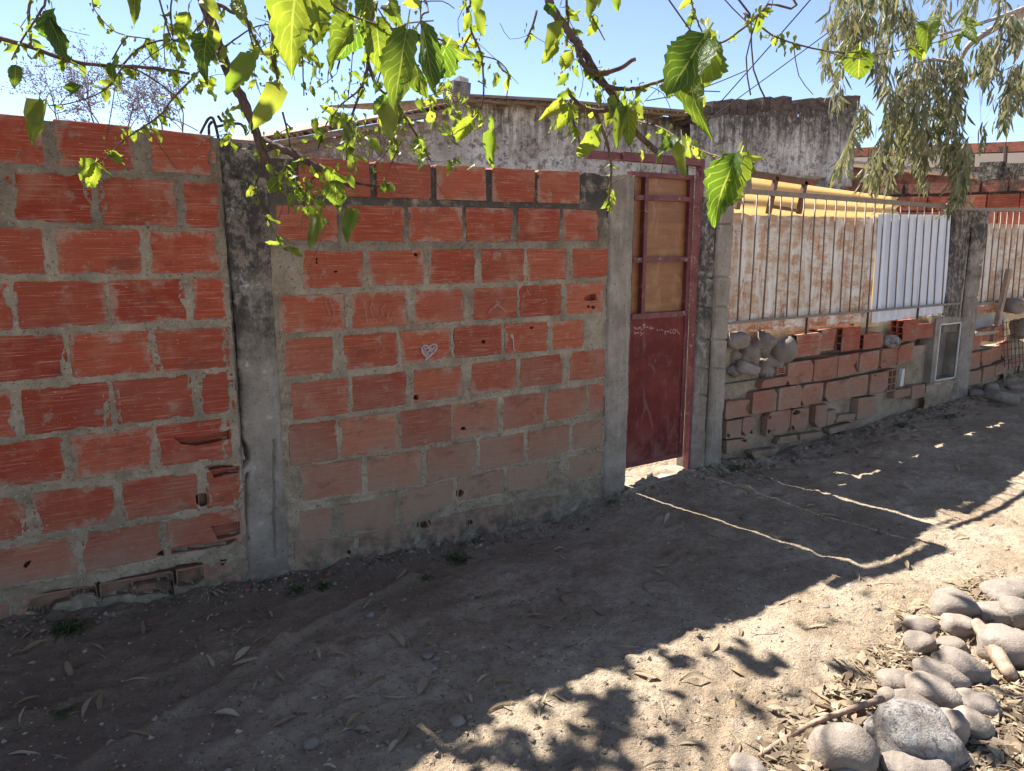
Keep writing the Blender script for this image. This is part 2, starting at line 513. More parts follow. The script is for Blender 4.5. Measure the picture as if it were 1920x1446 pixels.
m = M('brown varnished timber', .7, .3)
MAT['brown_wood'] = m.color(m.mix(m.noise((20, 20, 6), 4), (.075, .038, .02), (.15, .08, .045))).m
m = M('weathered clay tile', .9, .15)
MAT['tile'] = m.color(m.mix(m.ramp(m.noise(8, 5, .7), .35, .65), (.16, .095, .07), (.30, .22, .18))).bump(m.noise(30, 4), .6, .01).m
m = M('dull roofing sheet', .6, .3)
MAT['roof_sheet'] = m.color(m.mix(m.noise(6, 5), (.30, .28, .26), (.46, .43, .40))).m
m = M('pale cement band', .95, .1)
MAT['band'] = m.color(m.mix(m.noise(3, 5), (.30, .25, .21), (.42, .36, .30))).m
m = M('blue grey tarpaulin', .55, .4)
MAT['tarp'] = m.color(m.mix(m.noise(5, 4), (.10, .135, .16), (.20, .215, .22))).bump(m.noise(12, 3), .4, .01).m
MAT['chalk_faint'] = M('worn chalk', .95, .05).color((.40, .20, .15), 1).m
m = M('chalk', .95, .05)
MAT['chalk'] = m.color(m.mix(m.noise(150, 3), (.38, .24, .20), (.50, .41, .39)), 1).m
m = M('black cable', .6, .3)
MAT['cable'] = m.color((.03, .03, .035), 1).m
m = M('pale light metal trim', .5, .4)
MAT['trim'] = m.color(m.mix(m.noise(30, 3), (.50, .46, .41), (.70, .67, .62)), 1).m

def bark(name, a, b, sc=(30, 30, 9)):
    m = M(name, .9, .15)
    return m.color(m.mix(m.ramp(m.noise(sc, 5, .7), .35, .65), a, b)).bump(m.noise((60, 60, 20), 4, .7), .7, .006).m
MAT['bark'] = bark('mulberry bark', (.068, .040, .033), (.135, .086, .068))
MAT['euc_bark'] = bark('eucalyptus bark', (.24, .19, .16), (.40, .34, .30))
MAT['bare_bark'] = bark('grey bare bark', (.10, .072, .065), (.17, .125, .115))
MAT['dry_wood'] = bark('dry fallen wood', (.22, .145, .10), (.36, .26, .19))

def leaf_material(name, lo, hi, tlo, thi, fac, veins=True, vein_col=(.62, .62, .20)):
    m = M(name, .5, .35)
    r = m.rand()
    a, t = m.mix(r, lo, hi), m.mix(r, tlo, thi)
    n = m.ramp(m.noise(45, 3, .6), .35, .7)
    a = m.mix(m.mul(n, .35), a, hi)
    t = m.mix(m.mul(n, .3), t, tlo)
    if veins:
        u, v, _ = m.xyz(m.uv())
        av = m.math('ABSOLUTE', m.math('SUBTRACT', v, .5))
        mid = m.ramp(av, .035, .012)
        w = m.math('FRACT', m.math('SUBTRACT', m.math('MULTIPLY', u, 7.0), m.math('MULTIPLY', av, 5.0)))
        side = m.ramp(m.math('ABSOLUTE', m.math('SUBTRACT', w, .5)), .12, .03)
        vv = m.math('MAXIMUM', mid, m.mul(side, .55))
        a, t = m.mix(m.mul(vv, .7), a, vein_col), m.mix(m.mul(vv, .75), t, (.62, .66, .10))
        t = m.mix(m.mul(m.ramp(m.noise(24, 3, .6), .5, .7), .5), t, tlo)
        m.bump(m.math('ADD', m.math('MULTIPLY', vv, -1.0), m.mul(m.noise(60, 3), .8)), .9, .006)
    return m.color(a, 1).translucent(t, fac).m
MAT['leaf'] = leaf_material('mulberry leaf', (.045, .10, .014), (.13, .185, .026), (.09, .18, .012), (.34, .38, .025), .55)
MAT['young'] = leaf_material('young mulberry leaf', (.12, .16, .025), (.24, .26, .05), (.22, .31, .025), (.50, .48, .045), .55, False)
MAT['euc'] = leaf_material('eucalyptus leaf', (.075, .092, .042), (.235, .215, .125), (.15, .165, .045), (.36, .30, .11), .35, False)
MAT['weed'] = leaf_material('weed blade', (.045, .065, .025), (.075, .11, .035), (.06, .12, .02), (.12, .2, .03), .3, False)
m = M('dry leaf', .8, .2)
r = m.rand()
c = m.mix(r, (.25, .175, .095), (.47, .38, .25))
c = m.mix(m.mul(m.ramp(m.noise(60, 3), .5, .7), .4), c, (.20, .12, .06))
MAT['dry_leaf'] = m.color(c, .95).translucent((.40, .26, .10), .2).m
m = M('mixed dry leaf litter', .85, .15)
r = m.n('ShaderNodeNewGeometry').outputs['Random Per Island']
c = m.mix(r, (.11, .072, .045), (.40, .31, .205))
MAT['litter'] = m.color(c, 1).translucent((.38, .26, .12), .15).m
m = M('loose grit', .9, .15)
r = m.n('ShaderNodeNewGeometry').outputs['Random Per Island']
MAT['grit'] = m.color(m.mix(r, (.20, .155, .115), (.36, .29, .22))).m
# ------------------------------------------------------------------ the dirt
def spaced(lo, hi, step, far):
    a = list(np.arange(lo, hi, step))
    s, x = step, hi
    up = []
    while x < far:
        up.append(x); s *= 1.35; x += s
    s, x, dn = step, lo, []
    while x > -far:
        s *= 1.35; x -= s; dn.append(x)
    return np.array(dn[::-1] + a + up)

def build_ground():
    xs, ys = spaced(-.6, 8.4, .017, 400), spaced(-3.2, .22, .0145, 400)
    X, Y = np.meshgrid(xs, ys, indexing='ij')
    bx = np.interp(X, [-3, -.2, .18, 1, 1.75, 2.63, 3.1, 3.35, 3.83, 4.69, 5.7, 6.8, 7.5, 8.6, 12],
                   [0, -.05, -.1, -.16, -.18, -.19, -.12, -.085, -.075, -.11, -.05, 0.0, .05, .17, .3])
    fx = np.interp(X, [-3, 3, 5, 7, 9, 14], [-.12, -.13, -.09, 0, .1, .2])
    w = np.clip((Y + 1.5) / 1.5, 0, 1)
    w = w * w * (3 - 2 * w)
    Z = bx * w + fx * (1 - w)
    Z = np.where(Y > .25, -.03 + .03 * np.clip((X - 4) / 6, 0, 1), Z)
    near = (np.abs(X - 4) < 6) & (Y < .3) & (Y > -4.5)
    n = .055 * fbm(X * 1.3, Y * 1.3, 3, 3) + .024 * fbm(X * 5, Y * 5, 4, 9) + .011 * fbm(X * 20, Y * 20, 4, 21, .6)
    lumps = np.clip(fbm(X * 9, Y * 9, 4, 31, .6) - .10, 0, 1) * .055 - np.clip(fbm(X * 4.5, Y * 6, 3, 61) - .14, 0, 1) * .07
    n = n + .008 * (.5 - np.abs(fbm(X * 13, Y * 13, 4, 71, .6)) * 3)
    n = n + lumps
    n = n + .085 * np.clip(1 + Y / .25, 0, 1) * np.clip(fbm(X * 7, Y * 7, 4, 44, .6) + .2, 0, 1)      # crumbs heaped at the wall foot
    # shallow roots and ruts near the left
    for pts, h, wd in (([(.02, -1.1), (.3, -.95), (.62, -.75), (.95, -.55), (1.3, -.42), (1.6, -.3)], .022, .030),
                       ([(-.2, -.75), (.1, -.68), (.45, -.62), (.75, -.66)], .018, .04),
                       ([(.1, -1.35), (.5, -1.15), (.9, -.9), (1.2, -.8), (1.6, -.75)], .014, .05)):
        d = np.full(X.shape, 9.0)
        for (ax, ay), (bx_, by_) in zip(pts[:-1], pts[1:]):
            t = np.clip(((X - ax) * (bx_ - ax) + (Y - ay) * (by_ - ay)) / ((bx_ - ax) ** 2 + (by_ - ay) ** 2), 0, 1)
            d = np.minimum(d, np.hypot(X - ax - t * (bx_ - ax), Y - ay - t * (by_ - ay)))
        n = n + h * np.exp(-(d / wd) ** 2) * (1 + 1.2 * fbm(X * 14, Y * 14, 2, 5))
    Z = Z + np.where(near, n, 0)
    far = np.hypot(X - 3, Y + 1)
    Z = Z + np.clip(far - 12, 0, 60) * .012 * fbm(X * .05, Y * .05, 2, 8)
    V = np.stack([X.ravel(), Y.ravel(), Z.ravel()], 1)
    i, k = np.meshgrid(np.arange(len(xs) - 1), np.arange(len(ys) - 1), indexing='ij')
    q = (i * len(ys) + k).ravel()
    F = np.stack([q, q + len(ys), q + len(ys) + 1, q + 1], 1)
    me = bpy.data.meshes.new('ground')
    me.vertices.add(len(V)); me.vertices.foreach_set('co', V.ravel())
    me.loops.add(F.size); me.loops.foreach_set('vertex_index', F.ravel())
    me.polygons.add(len(F)); me.polygons.foreach_set('loop_start', np.arange(0, F.size, 4))
    me.polygons.foreach_set('use_smooth', np.ones(len(F), bool))
    me.update(calc_edges=True)
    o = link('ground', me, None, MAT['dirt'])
    o['kind'] = 'structure'
    from mathutils.bvhtree import BVHTree
    return o, BVHTree.FromPolygons([Vector(v) for v in V], [tuple(f) for f in F.tolist()])
ground, ground_tree = build_ground()

def drop(X, Y):
    h = ground_tree.ray_cast(Vector((X, Y, 3)), Vector((0, 0, -1)))
    return (h[0], h[1]) if h[0] is not None else (Vector((X, Y, gz(X, Y))), Vector((0, 0, 1)))

def drop_px(x, y):
    h = ground_tree.ray_cast(EYE, ray(x, y).normalized())
    return (h[0], h[1]) if h[0] is not None else (on_ground(x, y), Vector((0, 0, 1)))

# ------------------------------------------------------------------ brick walls
def interp_line(pts, x):
    if x <= pts[0][0] or len(pts) == 2:
        (a, b), (c, d) = pts[0], pts[1]
    elif x >= pts[-1][0]:
        (a, b), (c, d) = pts[-2], pts[-1]
    else:
        for (a, b), (c, d) in zip(pts[:-1], pts[1:]):
            if a <= x <= c:
                break
    return b + (d - b) * (x - a) / (c - a)

def measured_row(top, bot, spans, Y=0.0):
    out = []
    for x0, x1 in spans:
        q = []
        for x in (x0, x1):
            yt, yb = interp_line(top, x), interp_line(bot, x)
            mid = on_y(x, (yt + yb) / 2, Y)
            q.append((mid.x, on_y(x, yt, Y).z, on_y(x, yb, Y).z))
        out.append([q[0][0], q[1][0], q[0][1], q[1][1], q[0][2], q[1][2]])      # xl xr ztl ztr zbl zbr
    return out

def ellipse(x, y, rx, ry, n=9, ang=0.0):
    out = []
    for k in range(n):
        t = 2 * math.pi * k / n
        s = 1 + rnd.uniform(-.18, .18)
        a, b = rx * s * math.cos(t), ry * s * math.sin(t)
        out.append((x + a * math.cos(ang) - b * math.sin(ang), y + a * math.sin(ang) + b * math.cos(ang)))
    return out

def brick_mesh(b, depth, holes, y0=-.003, chip=0.0):
    xl, xr, ztl, ztr, zbl, zbr = b
    j = lambda s=.0025: rnd.uniform(-s, s)
    ch = lambda: rnd.choice([.004, .005, .006, .006, .012]) + (rnd.random() < .4) * chip * rnd.random()
    c1, c2, c3, c4 = ch(), ch(), ch(), ch()
    top = lambda t: ztl + (ztr - ztl) * t
    bot = lambda t: zbl + (zbr - zbl) * t
    w = xr - xl
    out = [(xl + j(), zbl + c1), (xl + c1, zbl + j()), (xl + w * .5, bot(.5) + j()), (xr - c2, zbr + j()), (xr + j(), zbr + c2),
           (xr + j(), ztr - c3), (xr - c3, ztr + j()), (xl + w * .5, top(.5) + j()), (xl + c4, ztl + j()), (xl + j(), ztl - c4)]
    n = len(out)
    yf = y0 + rnd.uniform(-.003, .002)
    cx, cz = (xl + xr) / 2, (ztl + ztr + zbl + zbr) / 4
    inner = [(x + (.003 if x < cx else -.003), z + (.003 if z < cz else -.003)) for x, z in out]
    tilt = rnd.uniform(-.012, .012) * (3 if chip else 1)
    yf += rnd.uniform(-.014, .004) * (chip > 0)
    yy = lambda x, z: yf + (x - cx) * tilt
    V = [(x, yy(x, z), z) for x, z in inner] + [(x, yy(x, z) + .003, z) for x, z in out] + [(x, depth, z) for x, z in out]
    F = []
    for k in range(n):
        q = (k + 1) % n
        F += [(k, n + k, n + q, q), (n + k, 2 * n + k, 2 * n + q, n + q)]
    F = [f[::-1] for f in F]
    F.append(tuple(3 * n - 1 - k for k in range(n)))
    mine = []
    for h in holes:
        hx = [p[0] for p in h]
        hz = [p[1] for p in h]
        if max(hx) < xl or min(hx) > xr or max(hz) < min(zbl, zbr) or min(hz) > max(ztl, ztr):
            continue
        hc = []
        for x, z in h:
            x = min(max(x, xl + .006), xr - .006)
            t = (x - xl) / w
            z = min(max(z, bot(t) + .006), top(t) - .006)
            if not hc or (abs(x - hc[-1][0]) + abs(z - hc[-1][1])) > .002:
                hc.append((x, z))
        ar = sum(a[0] * c[1] - c[0] * a[1] for a, c in zip(hc, hc[1:] + hc[:1])) / 2
        if len(hc) > 2 and abs(ar) > 1e-5:
            mine.append(hc if ar > 0 else hc[::-1])
    if not mine:
        F.append(tuple(range(n)))
        return V, F
    loops = [[Vector((x, z, 0)) for x, z in inner]] + [[Vector((x, z, 0)) for x, z in reversed(h)] for h in mine]
    tri = tessellate_polygon(loops)
    idx = list(range(n))
    for h in mine:
        s = len(V)
        m_ = len(h)
        V += [(x, yy(x, z), z) for x, z in h] + [(x, yf + .013, z) for x, z in h] + [(x, depth - .004, z) for x, z in h]
        idx += list(range(s + m_ - 1, s - 1, -1))
        for k in range(m_):
            q = (k + 1) % m_
            F.append((s + k, s + q, s + m_ + q, s + m_ + k))
            F.append((s + m_ + k, s + m_ + q, s + 2 * m_ + q, s + 2 * m_ + k))
        F.append(tuple(s + 2 * m_ + k for k in range(m_)))
    for t in tri:
        F.append(tuple(idx[i] for i in t))
    return V, F

def inside(poly, X, Z):
    r = np.zeros(X.shape, bool)
    n = len(poly)
    for i in range(n):
        (x1, z1), (x2, z2) = poly[i], poly[(i + 1) % n]
        c = ((z1 > Z) != (z2 > Z))
        with np.errstate(divide='ignore', invalid='ignore'):
            r ^= c & (X < (x2 - x1) * (Z - z1) / (z2 - z1 + 1e-12) + x1)
    return r

def grid_mesh(name, X, Y, Z, keep, parent, mat):
    nx, nz = X.shape
    i, k = np.meshgrid(np.arange(nx - 1), np.arange(nz - 1), indexing='ij')
    ok = keep[:-1, :-1] & keep[1:, :-1] & keep[:-1, 1:] & keep[1:, 1:]
    q = (i * nz + k)[ok]
    F = np.stack([q, q + nz, q + nz + 1, q + 1], 1)
    used = np.unique(F)
    rm = np.full(nx * nz, -1)
    rm[used] = np.arange(len(used))
    V = np.stack([X.ravel(), Y.ravel(), Z.ravel()], 1)[used]
    F = rm[F]
    me = bpy.data.meshes.new(name)
    me.vertices.add(len(V)); me.vertices.foreach_set('co', V.ravel().astype(np.float32))
    me.loops.add(F.size); me.loops.foreach_set('vertex_index', F.ravel())
    me.polygons.add(len(F)); me.polygons.foreach_set('loop_start', np.arange(0, F.size, 4))
    me.polygons.foreach_set('use_smooth', np.ones(len(F), bool))
    me.update(calc_edges=True)
    return link(name, me, parent, mat)

def mortar_sheet(parent, bricks, x0, x1, z0, z1, top, smear, seed, holes=(), step=.007, cover=None, mat='mortar', recess=None, bias=(.0, .0)):
    """the mortar as one uneven sheet: it fills the joints, laps over brick edges and is scooped out at holes"""
    X, Z = np.meshgrid(np.arange(x0, x1, step), np.arange(z0, z1, step), indexing='ij')
    E = np.full(X.shape, -1.0)
    n1 = fbm(X * 7, Z * 7, 4, seed, .6)
    n2 = fbm(X * 9 + 40, Z * 6, 4, seed + 5, .6)
    n3 = fbm(X * 45, Z * 45, 3, seed + 9, .6)
    sx = bias[0] + np.clip(n1 + .06, 0, 1) * smear[0] + n3 * .008
    sz = bias[1] + np.clip(n2 + .02, 0, 1) * smear[1] + n3 * .007
    if cover is not None:
        cv = cover(X, Z)
        sx, sz = sx + cv, sz + cv
    for xl, xr, ztl, ztr, zbl, zbr in bricks:
        t = np.clip((X - xl) / (xr - xl), 0, 1)
        dx = np.minimum(X - xl, xr - X) - sx
        dz = np.minimum(ztl + (ztr - ztl) * t - Z, Z - zbl - (zbr - zbl) * t) - sz
        E = np.maximum(E, np.minimum(dx, dz))
    rough = fbm(X * 30, Z * 30, 4, seed + 2, .65)
    level = -.0065 + .026 * rough
    if recess is not None:
        level = level + recess(X, Z)
    Y = np.where(E < 0, level, level + np.clip(E * 2.2, 0, .04))
    Y = np.where(E < -.012, level + .0028 + .007 * np.clip(fbm(X * 60, Z * 60, 2, seed + 7) + .1, 0, 1), Y)
    for h in holes:
        m_ = inside(h, X, Z)
        Y = np.where(m_, .052, Y)
    keep = (E < .03) & (Z < top(X))
    for h in holes:
        if max(p[0] for p in h) - min(p[0] for p in h) < .12:
            keep &= ~inside(h, X, Z)
    return grid_mesh('mortar', X, Y, Z, keep, parent, MAT[mat])

def add_bricks(parent, bricks, depth=.05, holes=(), mat='brick', y0=-.003, chip=0.0):
    for b in bricks:
        V, F = brick_mesh(b, depth, holes, y0, chip)
        part('brick', V, F, parent, MAT[mat])

crop = lambda ox, oy, s: (lambda pts: [(ox + x / s, oy + y / s) for x, y in pts])
wallpoly = lambda pts, Y=0.0: [(p.x, p.z) for p in (on_y(x, y, Y) for x, y in pts)]

# ---- left wall
c1, c2 = crop(0, 200, 2.893), crop(0, 680, 2.893)
rows_left = [
    ([(0, 213), (405, 254)], [(0, 305.4), (403, 330.6)], [(-130, 80), (104, 250), (275, 404)]),
    ([(0, 319), (411, 343)], [(0, 414), (411, 430)], [(-165, -3), (12, 172), (186, 330), (344, 413)]),
    ([(0, 426), (413, 432)], [(0, 516), (415, 513)], [(-70, 84), (104, 266), (279, 414)]),
    ([(0, 528), (418, 521)], [(0, 620), (420, 597)], [(-100, 24), (28, 200), (204, 348), (360, 421)]),
    ([(0, 630), (425, 613)], [(0, 718), (432, 689)], [(-30, 125), (132, 286), (288, 429)]),
    ([(0, 732), (437, 695.5)], [(0, 822), (439, 771.6)], [(-110, 27), (40, 207), (216, 360), (375, 439)]),
    ([(0, 832), (432, 782)], [(0, 915), (432, 858)], [(-35, 121), (135, 290), (296, 433)]),
    ([(0, 932), (453, 873.6)], [(0, 1015), (449, 946)], [(-90, 47), (61, 217), (229, 373), (387, 452)]),
    ([(0, 1026), (453, 951)], [(0, 1103), (453, 1018)], [(-15, 144), (155, 307), (315, 452)]),
    ([(0, 1128), (455, 1046)], [(0, 1190), (455, 1100)], [(-60, 20), (26, 184), (189, 326), (332, 452)]),
]
bricks_left, top_left = [], []
for k, (t, b, s) in enumerate(rows_left):
    r = measured_row(t, b, s)
    x = r[0][0] - .018
    zt, zb = r[0][2], r[0][4]
    while x > -1.55:                                             # the same wall goes on past the frame
        w = rnd.uniform(.255, .275)
        r.insert(0, [x - w, x, zt, zt, zb, zb])
        x -= w + rnd.uniform(.015, .028)
    bricks_left += r
    if k == 0:
        top_left = r
holes_left = [wallpoly(c2(p)) for p in (
    [(940, 405), (1000, 402), (1060, 398), (1150, 385), (1250, 366), (1250, 410), (1190, 425), (1130, 440), (1060, 450), (985, 443)],
    [(1112, 570), (1180, 558), (1300, 565), (1296, 596), (1220, 610), (1160, 625), (1145, 590)],
    [(1140, 885), (1210, 878), (1300, 858), (1303, 928), (1250, 945), (1180, 960), (1165, 930)],
    [(920, 1008), (1010, 985), (1080, 972), (1180, 965), (1290, 952), (1240, 985), (1100, 1010), (930, 1035)],
    [(1060, 720), (1090, 712), (1126, 714), (1128, 765), (1090, 775), (1064, 760)],
    [(845, 1045), (865, 1022), (888, 1015), (890, 1046)],
    [(124, 1105), (140, 1080), (172, 1070), (160, 1095), (140, 1117)],
    [(1195, 1090), (1205, 1072), (1228, 1064), (1222, 1085), (1205, 1102)],
    [(140, 1345), (165, 1285), (240, 1255), (330, 1233), (430, 1222), (500, 1213), (530, 1195), (640, 1180), (780, 1148), (930, 1112), (1000, 1095), (1100, 1086),
     (1106, 1165), (1060, 1200), (945, 1215), (935, 1180), (840, 1190), (720, 1212), (690, 1255), (600, 1268), (540, 1282), (510, 1258), (430, 1248),
     (370, 1290), (300, 1305), (250, 1360), (180, 1348)],
    [(700, 1252), (760, 1205), (860, 1190), (940, 1185), (948, 1265), (870, 1245), (760, 1262)])]
wall_left = thing('brick_wall', 'tall orange hollow brick wall beside the cracked concrete column, smeared with mortar', 'brick wall', (0, 0, 0))
add_bricks(wall_left, [b for b in bricks_left if b not in top_left], .05, holes_left, 'brick_red')
add_bricks(wall_left, top_left, .125, mat='brick_red')
xt = np.array([-1.6] + [b[0] for b in top_left] + [top_left[-1][1]])
zt_ = np.array([top_left[0][2]] + [b[2] for b in top_left] + [top_left[-1][3]])
base_cover = lambda X, Z: .06 * np.clip((.02 - Z + .35 * (-.10 - np.interp(X, [-.3, .8], [-.12, -.02]))) / .12, 0, 1)
mortar_sheet(wall_left, bricks_left, -1.6, .80, -.3, 2.05, lambda X: np.interp(X, xt, zt_) - .008, (.11, .04), 11, holes_left,
             cover=lambda X, Z: .10 * np.clip((-.035 + .07 * X - Z + .09) / .06, 0, 1) * np.clip((X + .3) / .2, 0, 1), bias=(.004, .001))
g = Geo().box((-1.6, .056, -.3), (.80, .12, 1.78), .0)
g.to('wall_core', wall_left, MAT['mortar'])
# loose shards left lying in the broken base course
for px in ((430, 1270, 70, 26), (620, 1300, 120, 22), (860, 1275, 80, 18), (330, 1318, 40, 14), (1000, 1235, 46, 22), (180, 1372, 90, 14)):
    (x, y), = c2([(px[0], px[1])])
    p = on_y(x, y, .015)
    w, h = px[2] / 2.893 * .0021, px[3] / 2.893 * .0021
    V = [(p.x + a * w * rnd.uniform(.8, 1.2), p.y + d, p.z + b * h * rnd.uniform(.6, 1.3)) for d in (-.012, .035) for a, b in ((-1, -1), (.2, -1.1), (1, -.9), (1.1, .3), (.3, 1), (-.6, .9))]
    F = [(0, 1, 2, 3, 4, 5), (11, 10, 9, 8, 7, 6)] + [(k, 6 + k, 6 + (k + 1) % 6, (k + 1) % 6) for k in range(6)]
    part('brick_shard', V, [f[::-1] for f in F], wall_left, MAT['brick'])

# ---- middle wall
rows_mid = [
    ([(593, 296), (1087, 323)], [(649, 369), (900, 377), (1086, 382)], [(560, 694), (706, 808), (818, 911), (923, 1002), (1008, 1087)]),
    ([(640, 385), (900, 389), (1113, 393)], [(521, 452), (632, 455), (1113, 452)], [(518, 633), (649, 758), (766, 867), (873, 960), (969, 1050), (1055, 1123)]),
    ([(565, 470), (888, 467), (1142, 465)], [(568, 542), (888, 531), (1142, 520)], [(565, 680), (692, 795), (803, 891), (900, 982), (988, 1061), (1072, 1142)]),
    ([(524, 555), (867, 542), (1132, 528)], [(534, 627), (870, 602), (1131, 587)], [(524, 646), (657, 764), (775, 871), (884, 970), (973, 1053), (1059, 1131)]),
    ([(534, 637), (900, 610), (1092, 599)], [(537, 707), (842, 673), (947, 663), (1092, 654)], [(532, 624), (644, 746), (750, 844), (850, 939), (946, 1027), (1033, 1094)]),
    ([(540, 719.5), (868, 684.5), (1131, 653)], [(559, 788), (868, 743), (1131, 707)], [(545, 654), (658, 762), (771, 868), (880, 967), (974, 1053), (1067, 1133)]),
    ([(556, 796), (845, 759), (1134, 717)], [(540, 875), (842, 828), (1134, 770)], [(541, 632), (636, 746), (749, 846), (849, 935), (941, 1020), (1024, 1099), (1102, 1134)]),
    ([(565, 875), (788, 844), (1128, 786)], [(572, 940), (788, 910), (1128, 833)], [(564, 678), (688, 791), (800, 892), (899, 982), (989, 1066), (1073, 1129)]),
    ([(559, 961), (747, 926), (847, 898), (1128, 846)], [(559, 1015), (743, 990), (858, 940), (1127, 891)], [(557, 622), (638, 743), (752, 849), (857, 944), (950, 1027), (1062, 1129)]),
    ([(553, 1018), (662, 1003), (874, 958), (1044, 928)], [(553, 1075), (662, 1060), (874, 1020), (1044, 982)], [(552, 665), (671, 778), (785, 875), (879, 961), (971, 1047)]),
]
c4, c5, c6, c3 = crop(400, 640, 3.144), crop(800, 260, 3.805), crop(800, 620, 3.805), crop(400, 240, 3.214)
holes_mid = [wallpoly(c5([(1120, 1140), (1135, 1120), (1165, 1112), (1205, 1108), (1210, 1150), (1170, 1158), (1130, 1155)]))]
for f, x, y, rx, ry in ((c5, 1153, 1199, 11, 11), (c5, 1187, 1205, 15, 14), (c6, 403, 79, 18, 16), (c5, 745, 1350, 12, 11), (c3, 735, 866, 12, 7),
                        (c3, 620, 790, 6, 9), (c3, 622, 812, 6, 9), (c4, 1195, 330, 17, 17), (c4, 1452, 893, 22, 24), (c4, 1240, 1080, 38, 24),
                        (c6, 260, 698, 20, 14), (c4, 800, 1243, 12, 14), (c4, 790, 1280, 14, 9), (c6, 15, 1375, 14, 22), (c3, 1218, 764, 12, 12), (c6, 310, 1365, 18, 20)):
    (x, y), = f([(x, y)])
    s = {c3: 3.214, c4: 3.144, c5: 3.805, c6: 3.805}[f]
    holes_mid.append(wallpoly(ellipse(x, y, rx / s, ry / s)))
bricks_mid, top_mid = [], []
for k, (t, b, s) in enumerate(rows_mid):
    r = measured_row(t, b, s)
    bricks_mid += r
    if k == 0:
        top_mid = r
wall_mid = thing('brick_wall', 'brick wall with the chalk heart, between the stained column and the red door', 'brick wall', (0, 0, 0))
add_bricks(wall_mid, [b for b in bricks_mid if b not in top_mid], .05, holes_mid)
add_bricks(wall_mid, top_mid, .125)
xm = np.array([b[0] for b in top_mid] + [top_mid[-1][1], 2.83, 3.02])
zm = np.array([b[2] for b in top_mid] + [top_mid[-1][3], 1.915, 1.89])
mortar_sheet(wall_mid, bricks_mid, .985, 3.02, -.32, 2.0, lambda X: np.interp(X, xm, zm) - .008 + .012 * fbm(X * 20, X * 0, 3, 4), (.05, .02), 23, holes_mid,
             cover=lambda X, Z: .08 * np.clip((-.12 - Z + .05 * fbm(X * 8, Z * 8, 3, 77)) / .1, 0, 1),
             recess=lambda X, Z: .010 * np.clip((Z - 1.55) / .2, 0, 1) * np.clip((2.78 - X) / .05, 0, 1))
Geo().box((.99, .056, -.3), (2.99, .12, 1.70)).to('wall_core', wall_mid, MAT['mortar'])

# ---- chalk marks on the bricks
def strokes(parent, name, lines, Y, r, label=None, mat='chalk'):
    g = Geo()
    for ln in lines:
        pts = spline([on_y(x, y, Y) for x, y in ln], 5)
        for a, b in zip(pts[:-1], pts[1:]):
            d = (b - a)
            if d.length < 1e-5:
                continue
            n = Vector((-d.z, 0, d.x)).normalized() * r * rnd.uniform(.6, 1.2)
            V = [a - n, b - n, b + n, a + n]
            g.add([v + Vector((0, 0, 0)) for v in V] + [v + Vector((0, .0012, 0)) for v in V], [(3, 2, 1, 0), (0, 1, 5, 4), (2, 3, 7, 6)])
    o = g.to(name, parent, MAT[mat])
    if label:
        o['label'] = label
    return o
cg = lambda pts: [(640 + x / 5.647, 540 + y / 5.647) for x, y in pts]
YB = -.0105
strokes(wall_mid, 'chalk_heart', [cg(l) for l in ([(890, 770), (930, 730), (1000, 660), (1010, 610), (970, 600), (925, 625), (890, 605), (855, 635), (865, 690), (900, 730), (890, 775)],
        [(880, 620), (900, 690), (960, 630)], [(870, 650), (920, 720), (990, 620)], [(865, 670), (910, 640), (985, 645)], [(875, 690), (930, 670), (975, 665)], [(890, 720), (930, 700), (960, 680)])], YB, .0052, 'smudged white chalk heart')
strokes(wall_mid, 'chalk_mark', [cg([(1800, 490), (1822, 560), (1825, 640), (1838, 662)]), cg([(1790, 500), (1812, 540)]), cg([(1812, 490), (1825, 540)])], YB, .004, 'white chalk exclamation stroke')
strokes(wall_mid, 'chalk_mark', [cg([(1560, 265), (1600, 205), (1650, 175), (1700, 205), (1740, 270)]), cg([(1610, 210), (1660, 190), (1710, 240)])], YB, .003, 'white chalk arc', 'chalk_faint')
strokes(wall_mid, 'chalk_mark', [cg([(240, 190), (262, 290), (280, 370)]), cg([(330, 150), (310, 220), (335, 300), (390, 370)]), cg([(470, 180), (425, 220), (440, 290)]), cg([(500, 260), (485, 330)])], YB, .0024, 'faint chalk letters', 'chalk_faint')
strokes(wall_mid, 'chalk_mark', [[(618, 562), (626, 585), (618, 612), (596, 622)], [(610, 566), (618, 590)]], YB, .002, 'faint chalk curve', 'chalk_faint')
strokes(wall_mid, 'chalk_mark', [[(988, 541), (991, 548), (995, 541)], [(989, 553), (996, 552)], [(1020, 560), (1026, 566), (1016, 570)]], YB, .0022, 'small chalk scribble', 'chalk_faint')

